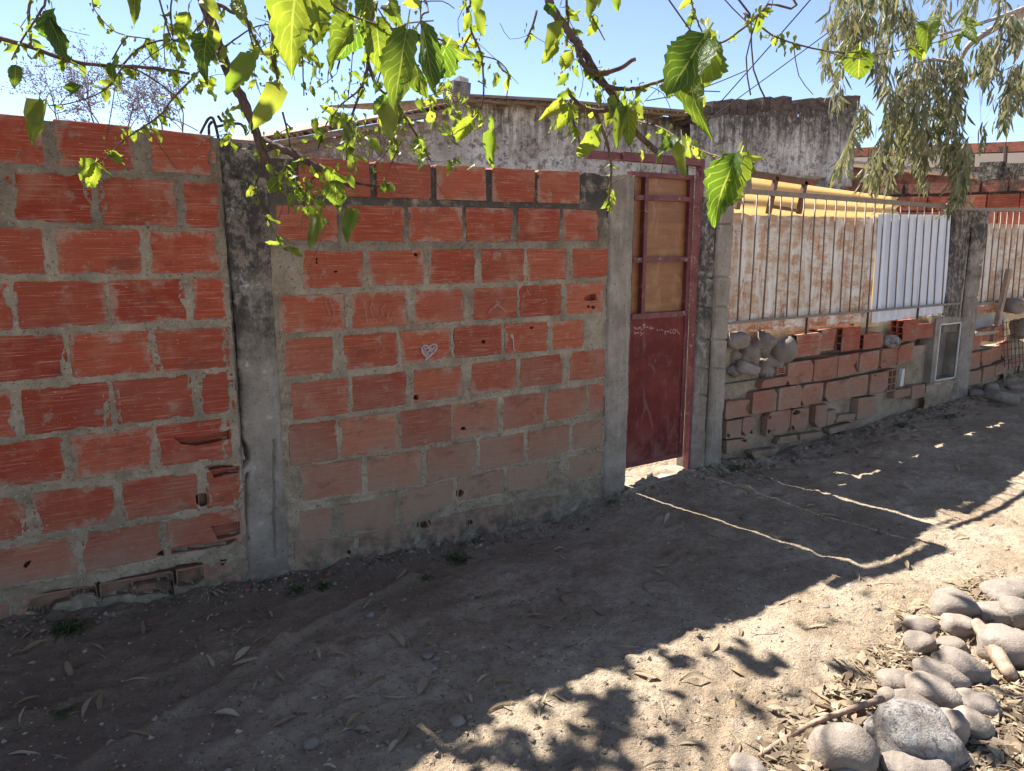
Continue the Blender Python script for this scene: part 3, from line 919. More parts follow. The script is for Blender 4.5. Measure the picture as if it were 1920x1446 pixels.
# ------------------------------------------------------------------ concrete columns
def column(name, label, x0, x1, z0, top, yf, mat, seed, cracks=(), wob=.006, step=.0055, depth=.2, grooves=(), edge=None):
    """an upright concrete post with a rough cast front; cracks are lines of (x, z) cut into it"""
    root = thing(name, label, 'column', ((x0 + x1) / 2, yf, z0))
    X, Z = np.meshgrid(np.arange(x0, x1 + step, step), np.arange(z0, float(np.max(top(np.linspace(x0, x1, 30)))) + .02, step), indexing='ij')
    Y = yf + .022 * fbm(X * 9, Z * 4, 3, seed) + .010 * fbm(X * 40, Z * 40, 4, seed + 3, .65)
    Y = Y + .010 * np.clip(fbm(X * 16, Z * 16, 3, seed + 8) - .15, 0, 1) * 4 * .5
    for line, w, dp in cracks:
        d = np.full(X.shape, 9.0)
        jx = .018 * fbm(X * 0 + 3, Z * 15, 4, seed + 4, .65)
        for (ax, az), (bx_, bz_) in zip(line[:-1], line[1:]):
            t = np.clip(((X - ax) * (bx_ - ax) + (Z - az) * (bz_ - az)) / ((bx_ - ax) ** 2 + (bz_ - az) ** 2 + 1e-9), 0, 1)
            d = np.minimum(d, np.hypot(X + jx - ax - t * (bx_ - ax), Z - az - t * (bz_ - az)))
        Y = Y + np.where(d < w, dp * (1 - (d / w) ** 4), 0)
    e = np.minimum(X - x0, x1 - X)
    er = .012 + .016 * np.clip(fbm(X * 0 + seed, Z * 7, 4, seed + 6) + .1, 0, 1)
    Y = Y + np.where(e < er, (er - e) ** 2 / er * 1.4, 0)
    Xw = X + np.where(X > (x0 + x1) / 2, 1, -1) * np.clip(1 - e / .05, 0, 1) * wob * 2 * fbm(X * 0 + seed, Z * 6, 4, seed + 1)
    keep = Z < top(X)
    o = grid_mesh('front', Xw, Y, Z, keep, root, MAT[mat])
    o.location = -root.location
    g = Geo()
    zt = float(np.min(top(np.linspace(x0, x1, 30)))) - .01
    g.box((x0 + .004, yf + .10, z0), (x1 - .004, yf + depth, zt))
    g.box((x0 + .004, yf + .028, z0), (x0 + .012, yf + .10, zt)).box((x1 - .012, yf + .028, z0), (x1 - .004, yf + .10, zt))
    g.to('core', root, MAT[mat])
    return root
crack = wallpoly(c1([(1172, 190), (1190, 340), (1200, 480), (1212, 600), (1215, 700), (1222, 800), (1240, 900), (1248, 1000), (1255, 1100), (1272, 1200), (1280, 1320), (1275, 1400)])
                 + c2([(1285, 40), (1302, 130), (1298, 250), (1308, 400), (1338, 515), (1310, 560)]))
crack2 = wallpoly(c1([(1228, 760), (1213, 860), (1220, 960), (1240, 1080)]))
crack3 = wallpoly(c2([(1335, 600), (1330, 800), (1345, 960)]))
groove = wallpoly(c2([(1478, 420), (1480, 700), (1490, 1050)]))
col_left = column('concrete_column', 'stained concrete column with a long crack, between two orange brick walls', .792, .992, -.35,
                  lambda X: 1.925 - .35 * np.clip(X - .86, 0, 1) + .02 * fbm(X * 30, X * 0, 3, 9), -.020, 'column', 41,
                  [(crack, .012, .09), (crack2, .007, .06), (crack3, .008, .04), (groove, .007, .014),
                   (wallpoly([(425, 330), (478, 337)]), .006, .02), (wallpoly([(446, 428), (478, 424)]), .004, .012)])
g = Geo()
for line in ([(376, 250), (385, 232), (392, 222), (400, 224), (410, 262), (418, 322)], [(392, 252), (392, 236), (398, 228)],
             [(405, 238), (425, 234), (448, 232), (458, 240), (462, 254)], [(409, 218), (416, 228)]):
    g.tube(spline([on_y(x, y, .04 if k else .02) for k, (x, y) in enumerate(line)], 4), .0065, 6)
o = g.to('rebar', col_left, MAT['rebar'], True)
g = Geo()                                                        # rubble filling of the cast joint beside the bars
for k in range(7):
    p = on_y(rnd.uniform(425, 500), rnd.uniform(272, 290), rnd.uniform(.02, .1))
    g.box(p - Vector((.02, .02, .03)), p + Vector((.022, .02, .012)), .012)
g.to('crumbled_top', col_left, MAT['mortar'])
col_mid = column('concrete_column', 'pale grey concrete column left of the red door, black with moss on top', 3.003, 3.196, -.35,
                 lambda X: 1.895 + .03 * fbm(X * 14, X * 0, 3, 2), -.024, 'post', 57, [(wallpoly([(1140, 560), (1136, 620), (1133, 800)]), .004, .008)])
pier = column('mossy_pier', 'dark mossy cement pier flecked with white beside the red door frame', 3.79, 3.936, -.35,
              lambda X: 1.80 + .03 * fbm(X * 14, X * 0, 3, 5), -.01, 'pier', 63,
              [(wallpoly([(1310, y), (1336, y + 4)]), .006, .02) for y in (518, 574, 634, 690, 740)], wob=.012, depth=.14)
post_r = column('block_post', 'grey block post scratched with letters, between mossy pier and rusty fence', 3.934, 4.088, -.35,
                lambda X: 1.76 + .035 * fbm(X * 12, X * 0, 3, 15), -.028, 'post', 71,
                [(wallpoly([(1332, y), (1375, y + 1)]), .006, .022) for y in (420, 518, 574, 636, 690)])
ch = lambda pts: [(1310 + x / 12.04, 440 + y / 12.04) for x, y in pts]
strokes(post_r, 'chalk_mark', [ch(l) for l in ([(470, 420), (450, 560)], [(510, 430), (500, 570)], [(450, 510), (510, 500)], [(540, 560), (545, 430), (590, 560), (600, 430)],
        [(650, 240), (625, 540), (690, 550)], [(480, 650), (470, 690), (530, 660), (590, 630)], [(460, 760), (560, 765)], [(570, 660), (590, 720)])], -.043, .0022, 'scratched pale letters')
post_far = column('leaning_post', 'rough dark post between the white corrugated sheet and the far grille', 7.20, 7.44, -.25,
                  lambda X: 1.78 + .03 * fbm(X * 12, X * 0, 3, 25), -.03, 'post_dark', 83,
                  [(wallpoly([(1790, y), (1830, y - 2)]), .006, .02) for y in (470, 520, 560)], step=.009)
pier_far = column('rubble_pier', 'pitted mortar pier touching the right edge of the white corrugated sheet', 6.93, 7.19, .70,
                  lambda X: 1.80 + .04 * fbm(X * 12, X * 0, 3, 35), .0, 'pier', 87, (), wob=.02, step=.009, depth=.12)

# ------------------------------------------------------------------ red door
dx = lambda x, y: on_y(x, y, .06)
door = thing('metal_door', 'oxblood red sheet metal door with amber plywood panes above', 'door', (3.22, .06, .03))
xl, xr, xb = 3.222, 3.765, 3.345
DZ = [(.035, 1.012), (1.012, 1.052), (1.385, 1.405), (1.775, 1.797), (1.93, 1.955)]
g = Geo()
g.box((xl, .052, .04), (xr, .060, 1.03))
g.to('sheet_panel', door, MAT['door'])
g = Geo()
for a, b in (((xl, .045, .03), (xl + .03, .085, 1.93)), ((xr - .035, .045, .03), (xr, .085, 1.93)), ((xl + .03, .045, .03), (xr - .035, .075, .062)), ((xl + .03, .045, 1.90), (xr - .035, .075, 1.93))):
    g.box(a, b)
g.to('frame', door, MAT['frame'])
for z0_, z1_ in ((1.015, 1.05), (1.375, 1.405), (1.76, 1.79)):
    Geo().box((xl + .03, .040, z0_), (xr - .035, .074, z1_), .001).to('crossbar', door, MAT['frame'])
Geo().box((xb - .014, .036, 1.05), (xb + .014, .070, 1.90)).to('upright_bar', door, MAT['frame'])
for (z0_, z1_) in ((1.052, 1.373), (1.407, 1.758), (1.792, 1.90)):
    for (a, b) in ((xl + .031, xb), (xb + .002, xr - .036)):
        Geo().box((a, .0765, z0_ - .012), (b, .0865, z1_ + .012), .001).to('pane', door, MAT['ply'])
cd = lambda pts: [(1175 + x / 14.77, 590 + y / 14.77) for x, y in pts]
strokes(door, 'chalk_writing', [cd(l) for l in (
    [(200, 350), (240, 355), (205, 400)], [(250, 360), (255, 410), (300, 400)], [(310, 350), (315, 410)], [(330, 360), (370, 350), (345, 400)], [(395, 340), (400, 420), (440, 415)],
    [(440, 270), (520, 280), (460, 330), (520, 350), (450, 385)], [(470, 270), (470, 330)], [(545, 360), (570, 330), (605, 370)], [(680, 330), (640, 370), (660, 400), (700, 360)], [(690, 410), (720, 360), (740, 410)],
    [(200, 490), (235, 500), (215, 540)], [(255, 490), (262, 540)], [(280, 520), (320, 490), (340, 530)], [(380, 470), (400, 500), (410, 560), (370, 575)], [(435, 525), (490, 515)],
    [(850, 400), (852, 455)], [(900, 430), (940, 425)], [(970, 390), (985, 450)], [(1020, 450), (1060, 470), (1075, 560)], [(1110, 440), (1070, 490)], [(1120, 470), (1160, 460), (1140, 500)],
    [(1240, 400), (1205, 450), (1210, 515), (1250, 505)], [(1270, 440), (1320, 400), (1360, 440), (1330, 520), (1280, 500), (1290, 440)], [(1400, 400), (1395, 460), (1440, 500), (1475, 545)])],
    .0505, .0022, 'white chalk scribble')
fr = thing('door_frame', 'chipped dark red steel frame around the metal door', 'door frame', (3.78, .02, 0))
Geo().box((3.766 + .012, .0, -.05), (3.808, .05, 2.03)).to('jamb', fr, MAT['frame'])
g = Geo().box((2.86, -.01 + .03, 1.985), (3.806, .06, 2.03))
g.to('lintel_bar', fr, MAT['frame'])
Geo().box((3.115, .0, 1.985), (3.80, .018, 2.035), .002).to('top_strip', fr, MAT['frame'])

slab = solo('threshold_slab', *(lambda g: (g.V, g.F))(Geo().box((3.2, -.05, -.25), (3.80, 1.9, -.068), .006)), MAT['slab'], 'pale cement slab on the ground under the red door', 'doorstep')
# ------------------------------------------------------------------ low wall under the fence
def px_brick(x0, x1, yl0, yl1, yr0, yr1, Y=0.0):
    """brick whose left side spans yl0..yl1 and right side yr0..yr1 in the photograph"""
    l, r = on_y(x0, (yl0 + yl1) / 2, Y), on_y(x1, (yr0 + yr1) / 2, Y)
    return [l.x, r.x, on_y(x0, yl0, Y).z, on_y(x1, yr0, Y).z, on_y(x0, yl1, Y).z, on_y(x1, yr1, Y).z]
cb = lambda x0, x1, a, b, c, d: px_brick(*(1340 + v / 4.518 for v in (x0, x1)), *(580 + v / 4.518 for v in (a, b, c, d)))
cz = lambda x0, x1, a, b, c, d: px_brick(*(1620 + v / 6.027 for v in (x0, x1)), *(560 + v / 6.027 for v in (a, b, c, d)))
low_bricks = [cb(395, 608, 600, 670, 565, 640), cb(612, 825, 455, 645, 425, 605), cb(832, 1028, 430, 608, 395, 575), cb(1034, 1210, 395, 575, 370, 540), cb(1216, 1382, 370, 535, 345, 500),
              cb(1392, 1530, 345, 500, 318, 475), cz(172, 366, 575, 790, 545, 745), cz(372, 555, 540, 745, 490, 705),
              cb(92, 285, 785, 935, 760, 900), cb(316, 522, 705, 890, 675, 860), cb(530, 728, 670, 855, 640, 825), cb(735, 912, 645, 820, 620, 790), cb(935, 1115, 620, 790, 590, 755),
              cb(1122, 1298, 585, 755, 550, 720), cb(1304, 1452, 550, 715, 520, 690),
              cb(90, 222, 950, 1100, 930, 1080), cb(230, 325, 925, 1080, 910, 1060), cb(440, 640, 880, 1075, 850, 1045), cb(645, 782, 850, 1030, 835, 1005), cb(852, 950, 820, 1010, 808, 985),
              cb(955, 1028, 865, 985, 850, 965), cb(1030, 1190, 900, 955, 880, 935), cb(1200, 1355, 755, 935, 735, 900),
              cz(330, 525, 1040, 1130, 1010, 1100), cz(530, 700, 985, 1140, 965, 1110), cz(706, 790, 960, 1100, 950, 1080),
              cb(300, 520, 1205, 1270, 1170, 1230),
              cb(96, 290, 1112, 1225, 1092, 1165), cb(530, 700, 1090, 1150, 1062, 1118), cb(720, 900, 1060, 1110, 1035, 1080), cb(960, 1180, 1010, 1060, 955, 1005)]
holes_low = [wallpoly([(1340 + x / 4.518, 580 + y / 4.518) for x, y in p]) for p in (
    ellipse(105, 1068, 17, 20), ellipse(245, 1098, 28, 22), ellipse(680, 872, 38, 24), ellipse(655, 1005, 18, 24), ellipse(186, 1218, 14, 14), ellipse(245, 1200, 13, 14),
    ellipse(340, 1030, 24, 34), ellipse(455, 1035, 14, 22), ellipse(462, 915, 14, 14), ellipse(1180, 790, 24, 28), ellipse(1450, 460, 7, 7), ellipse(1345, 560, 7, 7),
    [(250, 840), (285, 770), (300, 770), (306, 880), (275, 890)], [(1170, 475), (1200, 430), (1204, 530), (1190, 520)], [(915, 630), (930, 615), (932, 785), (918, 780), (922, 720)],
    ellipse(1490, 720, 26, 30), [(1050, 860), (1110, 830), (1190, 820), (1190, 870), (1110, 890), (1060, 885)],
    [(790, 845), (815, 828), (850, 826), (848, 1010), (792, 1012)], [(50, 1245), (85, 1255), (110, 1290), (105, 1320), (60, 1310)],
    [(300, 1175), (400, 1160), (520, 1145), (500, 1175), (380, 1195), (305, 1205)])]
low_wall = thing('low_brick_wall', 'broken low brick wall under the rusty sheet fence, with hollow bricks and grey cement', 'brick wall', (4.1, 0, -.1))
add_bricks(low_wall, low_bricks, .05, holes_low, chip=.045)
tx = [on_y(x, y).x for x, y in ((1350, 668), (1420, 690), (1478, 675), (1600, 655), (1680, 645), (1712, 640), (1712.5, 606), (1752, 600), (1760, 600))]
tz = [on_y(x, y).z for x, y in ((1350, 668), (1420, 690), (1478, 675), (1600, 655), (1680, 645), (1712, 640), (1712.5, 636), (1752, 630), (1760, 630))]
mortar_sheet(low_wall, low_bricks, 4.085, 6.83, -.25, .82, lambda X: np.interp(X, tx, tz) + .015 * fbm(X * 12, X * 0, 3, 3), (.045, .016), 37, holes_low, step=.008,
             cover=lambda X, Z: .09 * np.clip((-.04 - Z + .12 * fbm(X * 5, Z * 5, 3, 7)) / .12, 0, 1),
             recess=lambda X, Z: .016 * np.clip((Z - .05) / .1, 0, 1) + .05 * np.clip(fbm(X * 6, Z * 9, 4, 91, .6) - .08, 0, 1))
Geo().box((4.09, .056, -.25), (4.62, .13, .50)).box((4.62, .056, -.25), (6.86, .13, .60)).box((4.10, .10, .5), (4.58, .20, .95), .01).box((4.60, .17, .4), (7.2, .27, 1.0), .01).to('wall_core', low_wall, MAT['mortar'])  # last two boxes: unseen blocks added behind to stop sun through the gaps

def hollow_brick(x0, x1, z0, z1, y0, y1, parent, open_front=False, lean=0.0, mat='brick'):
    """clay block with six cells open at its ends"""
    g = Geo()
    t = .008
    w = x1 - x0
    if open_front:
        A, B = (lambda u, v, d: (x0 + u, y0 + d, z0 + v)), w
        D = y1 - y0
    else:
        A, B = (lambda u, v, d: (x0 + d, y0 + u, z0 + v)), y1 - y0
        D = w
    H = z1 - z0
    def plate(u0, u1, v0, v1):
        V = [A(u, v, d) for d in (0, D) for u, v in ((u0, v0), (u1, v0), (u1, v1), (u0, v1))]
        V = [(x + lean * (z - z0), y, z) for x, y, z in V]
        g.add(V, [(0, 1, 2, 3), (7, 6, 5, 4), (0, 4, 5, 1), (1, 5, 6, 2), (2, 6, 7, 3), (3, 7, 4, 0)])
    plate(0, t, 0, H); plate(B - t, B, 0, H); plate(B / 2 - t / 2, B / 2 + t / 2, t, H - t)
    for k in range(4):
        v = k * (H - t) / 3
        plate(t, B - t, v, v + t)
    return g.to('brick', parent, MAT[mat])
# row of loose blocks on top: each can be lifted off
loose = [((1491.6, 1535), (626, 667), .0, 'loose hollow brick resting beside the round stones on the low wall'),
         ((1535, 1561), (618, 657), .10, 'tilted loose hollow brick, second along the top of the low wall'),
         ((1577, 1611), (614, 657), .0, 'loose brick standing alone with open cells at its left, on the low wall'),
         ((1619, 1655), (626, 653), .0, 'short loose brick left of the grey rubble lump on the low wall'),
         ((1691, 1719), (600, 637), -.03, 'loose brick right of the grey rubble lump, under the white sheet'),
         ((1721, 1751), (607, 634), .03, 'loose brick next to the cement niche on the low wall')]
for (a, b), (t_, bt), lean, lab in loose:
    l, r = on_y(a, (t_ + bt) / 2 + 2), on_y(b, (t_ + bt) / 2 - 2)
    z0_, z1_ = on_y((a + b) / 2, bt).z, on_y((a + b) / 2, t_).z
    yo = rnd.uniform(-.02, .01)
    root = thing('hollow_brick', lab, 'brick', (l.x, yo, z0_), 'loose bricks along the top of the low wall')
    V = []
    o = hollow_brick(l.x, r.x, z0_, z1_, yo, yo + .12, root, False, lean)
    o.name = 'clay_shell'
hb = [on_y(1661, 712), on_y(1677, 712), on_y(1668, 733).z, on_y(1668, 693).z]
hollow_brick(hb[0].x, hb[1].x, hb[2], hb[3], -.016, .05, low_wall, True)
for x0, y0_, x1, y1_ in ((1458, 687, 1474, 703),):
    a, b = on_y(x0, y1_), on_y(x1, y0_)
    hollow_brick(a.x, b.x, a.z, b.z, .005, .07, low_wall, True)
Geo().box(on_y(1684, 724) + Vector((0, -.02, 0)), on_y(1693, 690) + Vector((0, .01, 0)), .004).to('cement_chip', low_wall, MAT['trim'])

# cement niche (meter box) let into the wall
nx0, nx1, nz0, nz1 = 6.84, 7.195, .27, .785
niche = thing('meter_niche', 'cement niche with a thin pale metal rim, left of the leaning dark post', 'meter niche', (7.0, 0, .27))
g = Geo()
g.box((nx0 - .06, -.012, nz0 - .02), (nx0, .12, nz1 + .05), .004)
g.box((nx1, -.008, nz0 - .02), (nx1 + .03, .12, nz1 + .05), .004)
g.box((nx0, -.010, nz1), (nx1, .12, nz1 + .052), .004)
g.box((nx0, .10, nz0), (nx1, .12, nz1), .0)
g.box((nx0, -.006, nz0 - .03), (nx1, .12, nz0), .004)
g.to('cement_box', niche, MAT['post'])
g = Geo()
for p, q in (((nx0 + .004, nz0), (nx0 + .004, nz1)), ((nx1 - .006, nz0), (nx1 - .006, nz1)), ((nx0, nz1 - .004), (nx1, nz1 - .004)), ((nx0, nz0 + .004), (nx1, nz0 + .004))):
    g.bar((p[0], -.016, p[1]), (q[0], -.016, q[1]), .011, .01)
g.to('metal_rim', niche, MAT['trim'])
X, Z = np.meshgrid(np.arange(6.72, 7.24, .01), np.arange(-.2, .25, .01), indexing='ij')
grid_mesh('apron', X, -.01 + .02 * fbm(X * 20, Z * 20, 4, 3), Z, Z < .245, niche, MAT['mortar']).location = -niche.location
for k in range(4):
    p = on_y(1752 + k * 9, 598 + rnd.uniform(-3, 2))
    Geo().box(p - Vector((.035, .0, .03)), p + Vector((.035, .09, .03)), .012).to('rubble_lump', niche, MAT['mortar'])

# ------------------------------------------------------------------ iron grille fence with sheets tied behind it
fence = thing('grille_fence', 'grey iron bar grille on the low wall, between block post and leaning post', 'fence', (4.1, 0, .95))
zr = lambda X: 1.842 - .0155 * (X - 4.157)
zb_ = lambda X: .950 + .0028 * (X - 4.09)
Geo().bar((4.09, -.012, zr(4.09)), (7.24, -.012, zr(7.24)), .034, .022).to('top_rail', fence, MAT['iron'])
Geo().bar((4.09, .004, zr(4.09) - .07), (4.3, .004, zr(4.3) - .07), .012, .012).to('spare_rod', fence, MAT['iron'])
Geo().bar((4.05, -.012, zb_(4.09)), (7.16, -.012, zb_(7.16)), .018, .012).to('bottom_rail', fence, MAT['iron'])
tops = [275, 368, 460, 535, 615, 695, 772, 845, 917, 985, 1057, 1120, 1185, 1247, 1307, 1365, 1425, 1480, 1530, 1585, 1635, 1690]
bots = [230, 315, 405, 490, 570, 645, 725, 800, 870, 940, 1005, 1070, 1135, 1195, 1260, 1320, 1380, 1435, 1485, 1540, 1590, 1645]
for k, (a, b) in enumerate(zip(tops, bots)):
    xa = on_y(1320 + a / 3.692, 300 + np.interp(a, [250, 1730], [225, 330]) / 3.692).x
    xb_ = on_y(1320 + b / 3.692, 300 + np.interp(b, [160, 1700], [1130, 995]) / 3.692).x
    p, q = Vector((xa, -.001, zr(xa) - .012)), Vector((xb_, -.001, zb_(xb_) + .004))
    md = p.lerp(q, .5) + Vector((rnd.uniform(-.006, .006), rnd.uniform(-.004, .004), 0))
    Geo().tube([p, md, q], .0056 if k not in (0, 2) else .0068, 6).to('bar', fence, MAT['iron'], True)
g = Geo()
for x in (1515, 1629, 1722):
    p = on_y(x, 590)
    g.box((p.x - .008, .002, .76), (p.x + .008, .012, .955))
g.to('foot_strap', fence, MAT['rebar'])

def sheet(name, label, cat, corners, Y, amp, period, mat, vertical=True, nu=60, nv=14, wav=.008, seed=1, thick=.0016, ragged=0.0, lean=0.0, sharp=False, solid=True):
    """a metal sheet hung in the fence: corners in the photograph (tl, tr, br, bl), waves of the given period"""
    c = [on_y(x, y, Y) for x, y in corners]
    V, F = [], []
    L = (c[1] - c[0]).length if vertical else (c[3] - c[0]).length
    for layer in (0, 1):
        for i in range(nu + 1):
            for k in range(nv + 1):
                u, v = i / nu, k / nv
                p = (c[0] * (1 - u) + c[1] * u) * (1 - v) + (c[3] * (1 - u) + c[2] * u) * v
                t = (u if vertical else v) * L
                w = amp * math.sin(2 * math.pi * t / period) if period else 0
                if sharp:
                    w = amp * (abs(((t / period) % 1) * 2 - 1) - .5) * 2
                n = wav * 2 * float(fbm(np.array([p.x * 3.1 + seed]), np.array([p.z * 3.1]), 3, seed)[0])
                e = ragged * float(fbm(np.array([p.x * 9]), np.array([seed * 3.]), 3, seed)[0]) * (2 if k in (0, nv) else 0)
                V.append((p.x, Y + w + n + lean * v + layer * thick, p.z + e))
    m_ = (nu + 1) * (nv + 1)
    for i in range(nu):
        for k in range(nv):
            a = i * (nv + 1) + k
            f = (a, a + 1, a + nv + 2, a + nv + 1)
            F.append(f)
            F.append(tuple(m_ + j for j in f[::-1]))
    return solo(name, V, F, MAT[mat], label, cat, None, True)
cf = lambda *p: [(1320 + x / 3.692, 300 + y / 3.692) for x, y in p]
sheet('rusty_sheet', 'large rust streaked tin sheet behind the fence bars, right of the block post', 'metal sheet', cf((196, 368), (1205, 410), (1140, 1128), (150, 1190)), .035, .006, .16, 'rust', nu=90, nv=40, wav=.012, seed=4, ragged=.02)
sheet('corrugated_sheet', 'clean white corrugated zinc sheet behind the fence bars, beside the leaning post', 'metal sheet', cf((1208, 375), (1735, 380), (1695, 1052), (1160, 1130)), .028, .015, .108, 'zinc', nu=110, nv=10, wav=.004, seed=6)
sheet('fibreglass_sheet', 'sunlit yellow fibreglass sheet with horizontal waves, showing above the rusty sheet', 'plastic sheet', cf((325, 122), (1345, 262), (1335, 430), (150, 430)), .30, .016, .15, 'fibre', False, nu=24, nv=50, wav=.006, seed=8)
sheet('fibreglass_scrap', 'narrow yellow fibreglass strip behind the sheets, low beside the white sheet', 'plastic sheet', cf((1100, 380), (1215, 395), (1215, 1150), (1040, 1165)), .12, .006, .2, 'fibre', nu=12, nv=12, seed=9)
wf = thing('broken_frame', 'broken brown wooden frame leaning in front of the yellow fibreglass sheet', 'wooden frame', tuple(on_y(1415, 350, .22)))
for a, b, w in (((500, 118), (445, 372), .035), ((700, 150), (655, 372), .035), ((268, 88), (718, 155), .045), ((465, 322), (655, 352), .022), ((262, 120), (225, 340), .04)):
    pa, pb = (on_y(*cf(a)[0], .22), on_y(*cf(b)[0], .22))
    Geo().bar(pa, pb, w, .03).to('slat', wf, MAT['brown_wood'])
p = on_y(1402, 342, .2)
solo('iron_clamp', *(lambda g: (g.V, g.F))(Geo().box(p - Vector((.035, .01, .07)), p + Vector((.03, .02, .06)), .012)), MAT['iron'], 'crumpled grey metal scrap at the left end of the broken frame', 'metal scrap')

# ------------------------------------------------------------------ second stretch beyond the leaning post
fence2 = thing('grille_fence', 'far iron bar grille beyond the leaning dark post', 'fence', (7.5, 0, .9))
a, b = on_y(1826, 393), Vector((10.4, 0, 1.86))
Geo().bar(a, b, .03, .02).to('top_rail', fence2, MAT['iron'])
Geo().bar((7.42, 0, .93), (10.4, 0, 1.02), .02, .014).to('bottom_rail', fence2, MAT['iron'])
for k in range(24):
    x = 7.50 + k * .118
    Geo().tube([(x, .002, 1.80 + (x - 7.25) * .02), (x + .04 + rnd.uniform(-.01, .01), .002, .94 + (x - 7.4) * .03)], .006, 6).to('bar', fence2, MAT['iron'], True)
sheet('rusty_sheet', 'second rusty tin sheet behind the far grille, brown at its right', 'metal sheet', ((1826, 418), (2020, 425), (2000, 575), (1816, 590)), .04, .006, .16, 'rust', nu=60, nv=24, wav=.012, seed=14)
sheet('tarpaulin', 'sagging blue grey tarpaulin stuffed under the far rusty sheet', 'tarpaulin', ((1812, 588), (1905, 556), (1880, 620), (1812, 622)), .10, .03, .4, 'tarp', False, nu=20, nv=16, wav=.04, seed=15)
low2 = thing('low_brick_wall', 'far low brick wall beyond the leaning post, with stones heaped at its foot', 'brick wall', (7.5, 0, 0))
b2 = [cz(1185, 1318, 395, 572, 350, 545), cz(1322, 1428, 350, 490, 322, 470), cz(1455, 1562, 320, 485, 300, 470),
      cz(1165, 1300, 625, 815, 595, 775), cz(1303, 1430, 595, 760, 570, 725), cz(1434, 1540, 555, 710, 530, 690), cz(1545, 1640, 510, 680, 480, 650),
      cz(1172, 1318, 830, 985, 800, 960), cz(1338, 1470, 780, 945, 755, 900), cz(1476, 1620, 755, 880, 690, 820), cz(1625, 1780, 690, 800, 650, 745)]
add_bricks(low2, b2, .05, chip=.04)
tx2 = [on_y(x, y).x for x, y in ((1812, 655), (1870, 640), (1892, 635), (1893, 672), (1930, 660), (1990, 650))]
tz2 = [on_y(x, y).z for x, y in ((1812, 655), (1870, 640), (1892, 635), (1893, 672), (1930, 660), (1990, 650))]
mortar_sheet(low2, b2, 7.42, 9.4, -.1, .9, lambda X: np.interp(X, tx2, tz2), (.03, .012), 47, step=.011)
Geo().box((7.42, .056, -.1), (10.2, .13, .5)).to('wall_core', low2, MAT['mortar'])
pl = on_y(1840, 626)
solo('cement_slab', *(lambda g: (g.V, g.F))(Geo().box((pl.x - .14, -.02, pl.z - .02), (pl.x + .3, .30, pl.z + .012), .012)), MAT['slab'], 'thin pale slab lying on the far low wall, catching the sun', 'slab')
stake = Geo().bar(on_y(1892, 505, -.03), on_y(1868, 612, -.05), .05, .04)
stake.solo('wooden_stake', MAT['dry_wood'], 'rough grey wooden stake leaning on the far grille', 'stake')
net = thing('wire_netting', 'dark wire netting hanging at the far end of the low wall', 'wire netting', tuple(on_y(1905, 660, -.02)))
for k in range(7):
    g = Geo()
    g.tube([on_y(1880 + k * 7, 600 + rnd.uniform(-4, 4), -.04), on_y(1884 + k * 7, 690, -.06)], .0028, 4)
    g.to('wire', net, MAT['rebar'])
    g = Geo()
    g.tube([on_y(1878, 606 + k * 13, -.04), on_y(1925, 598 + k * 13, -.05)], .0028, 4)
    g.to('wire', net, MAT['rebar'])

# ------------------------------------------------------------------ whitewashed house behind
HY, KH = 3.8, 1.1935
HZ = lambda z: 1.5 + (z - 1.5) * KH
house = thing('plaster_house', 'old whitewashed house with a low timber eave and sooty parapet behind the walls', 'house', (5, HY, 0))
eave = [(530, 264), (620, 252), (700, 236), (790, 222), (858, 190), (940, 190), (1040, 196), (1150, 206), (1295, 219)]
X, Z = np.meshgrid(np.arange(1.3 * KH, 6.45 * KH, .028), np.arange(-.1, HZ(3.0), .028), indexing='ij')
ex, ez = [on_y(x, y, HY).x for x, y in eave], [on_y(x, y, HY).z for x, y in eave]
Yg = HY + .04 * fbm(X * 3, Z * 3, 3, 5) + .03 * fbm(X * 12, Z * 12, 4, 8, .65)
lum = np.where(np.abs(Z - HZ(2.375) - .02 * fbm(X * 2, X * 0, 2, 3)) < .014, .022, 0)
grid_mesh('wall', X, Yg + lum, Z, Z < np.interp(X, ex, ez) - .01, house, MAT['plaster']).location = -house.location
Geo().box((1.4 * KH, HY + .06, -.1), (6.2 * KH, HY + .3, HZ(2.15))).to('wall_core', house, MAT['plaster'])
# right wing, standing a little forward, with its broken parapet
PY = 3.5
par = [(1300, 207), (1340, 189), (1420, 186), (1480, 180), (1487, 193), (1497, 196), (1500, 186), (1560, 182), (1606, 178), (1613, 190)]
X, Z = np.meshgrid(np.arange(6.05 * KH, 8.93 * KH, .028), np.arange(.8, HZ(3.4), .028), indexing='ij')
ex2, ez2 = [on_y(x, y, PY).x for x, y in par], [on_y(x, y, PY).z for x, y in par]
Yg = PY + .04 * fbm(X * 3 + 9, Z * 3, 3, 6) + .03 * fbm(X * 12, Z * 12, 4, 18, .65)
Yg = Yg + np.where((Z < HZ(2.26)) & (X > 6.5 * KH) & (X < 8.35 * KH), .18, 0)
grid_mesh('wing_wall', X, Yg, Z, Z < np.interp(X, ex2, ez2) - .14, house, MAT['plaster']).location = -house.location
Geo().box((6.06 * KH, PY + .25, -.1), (8.92 * KH, PY + .4, HZ(2.85))).to('wing_core', house, MAT['plaster'])
Geo().box((8.90 * KH, PY + .02, -.1), (8.93 * KH, PY + 3.0, HZ(2.95)), .01).to('side_wall', house, MAT['plaster'])
x = 6.05 * KH
while x < 8.88 * KH:
    w = rnd.uniform(.12, .19)
    zt2 = float(np.interp(x + w / 2, ex2, ez2))
    Geo().box((x + .006, PY - .02 + rnd.uniform(0, .02), zt2 - .17 - rnd.uniform(0, .02)), (min(x + w, 8.93 * KH), PY + .28, zt2 + rnd.uniform(-.012, .012)), .010).to('parapet_brick', house, MAT['soot'])
    x += w
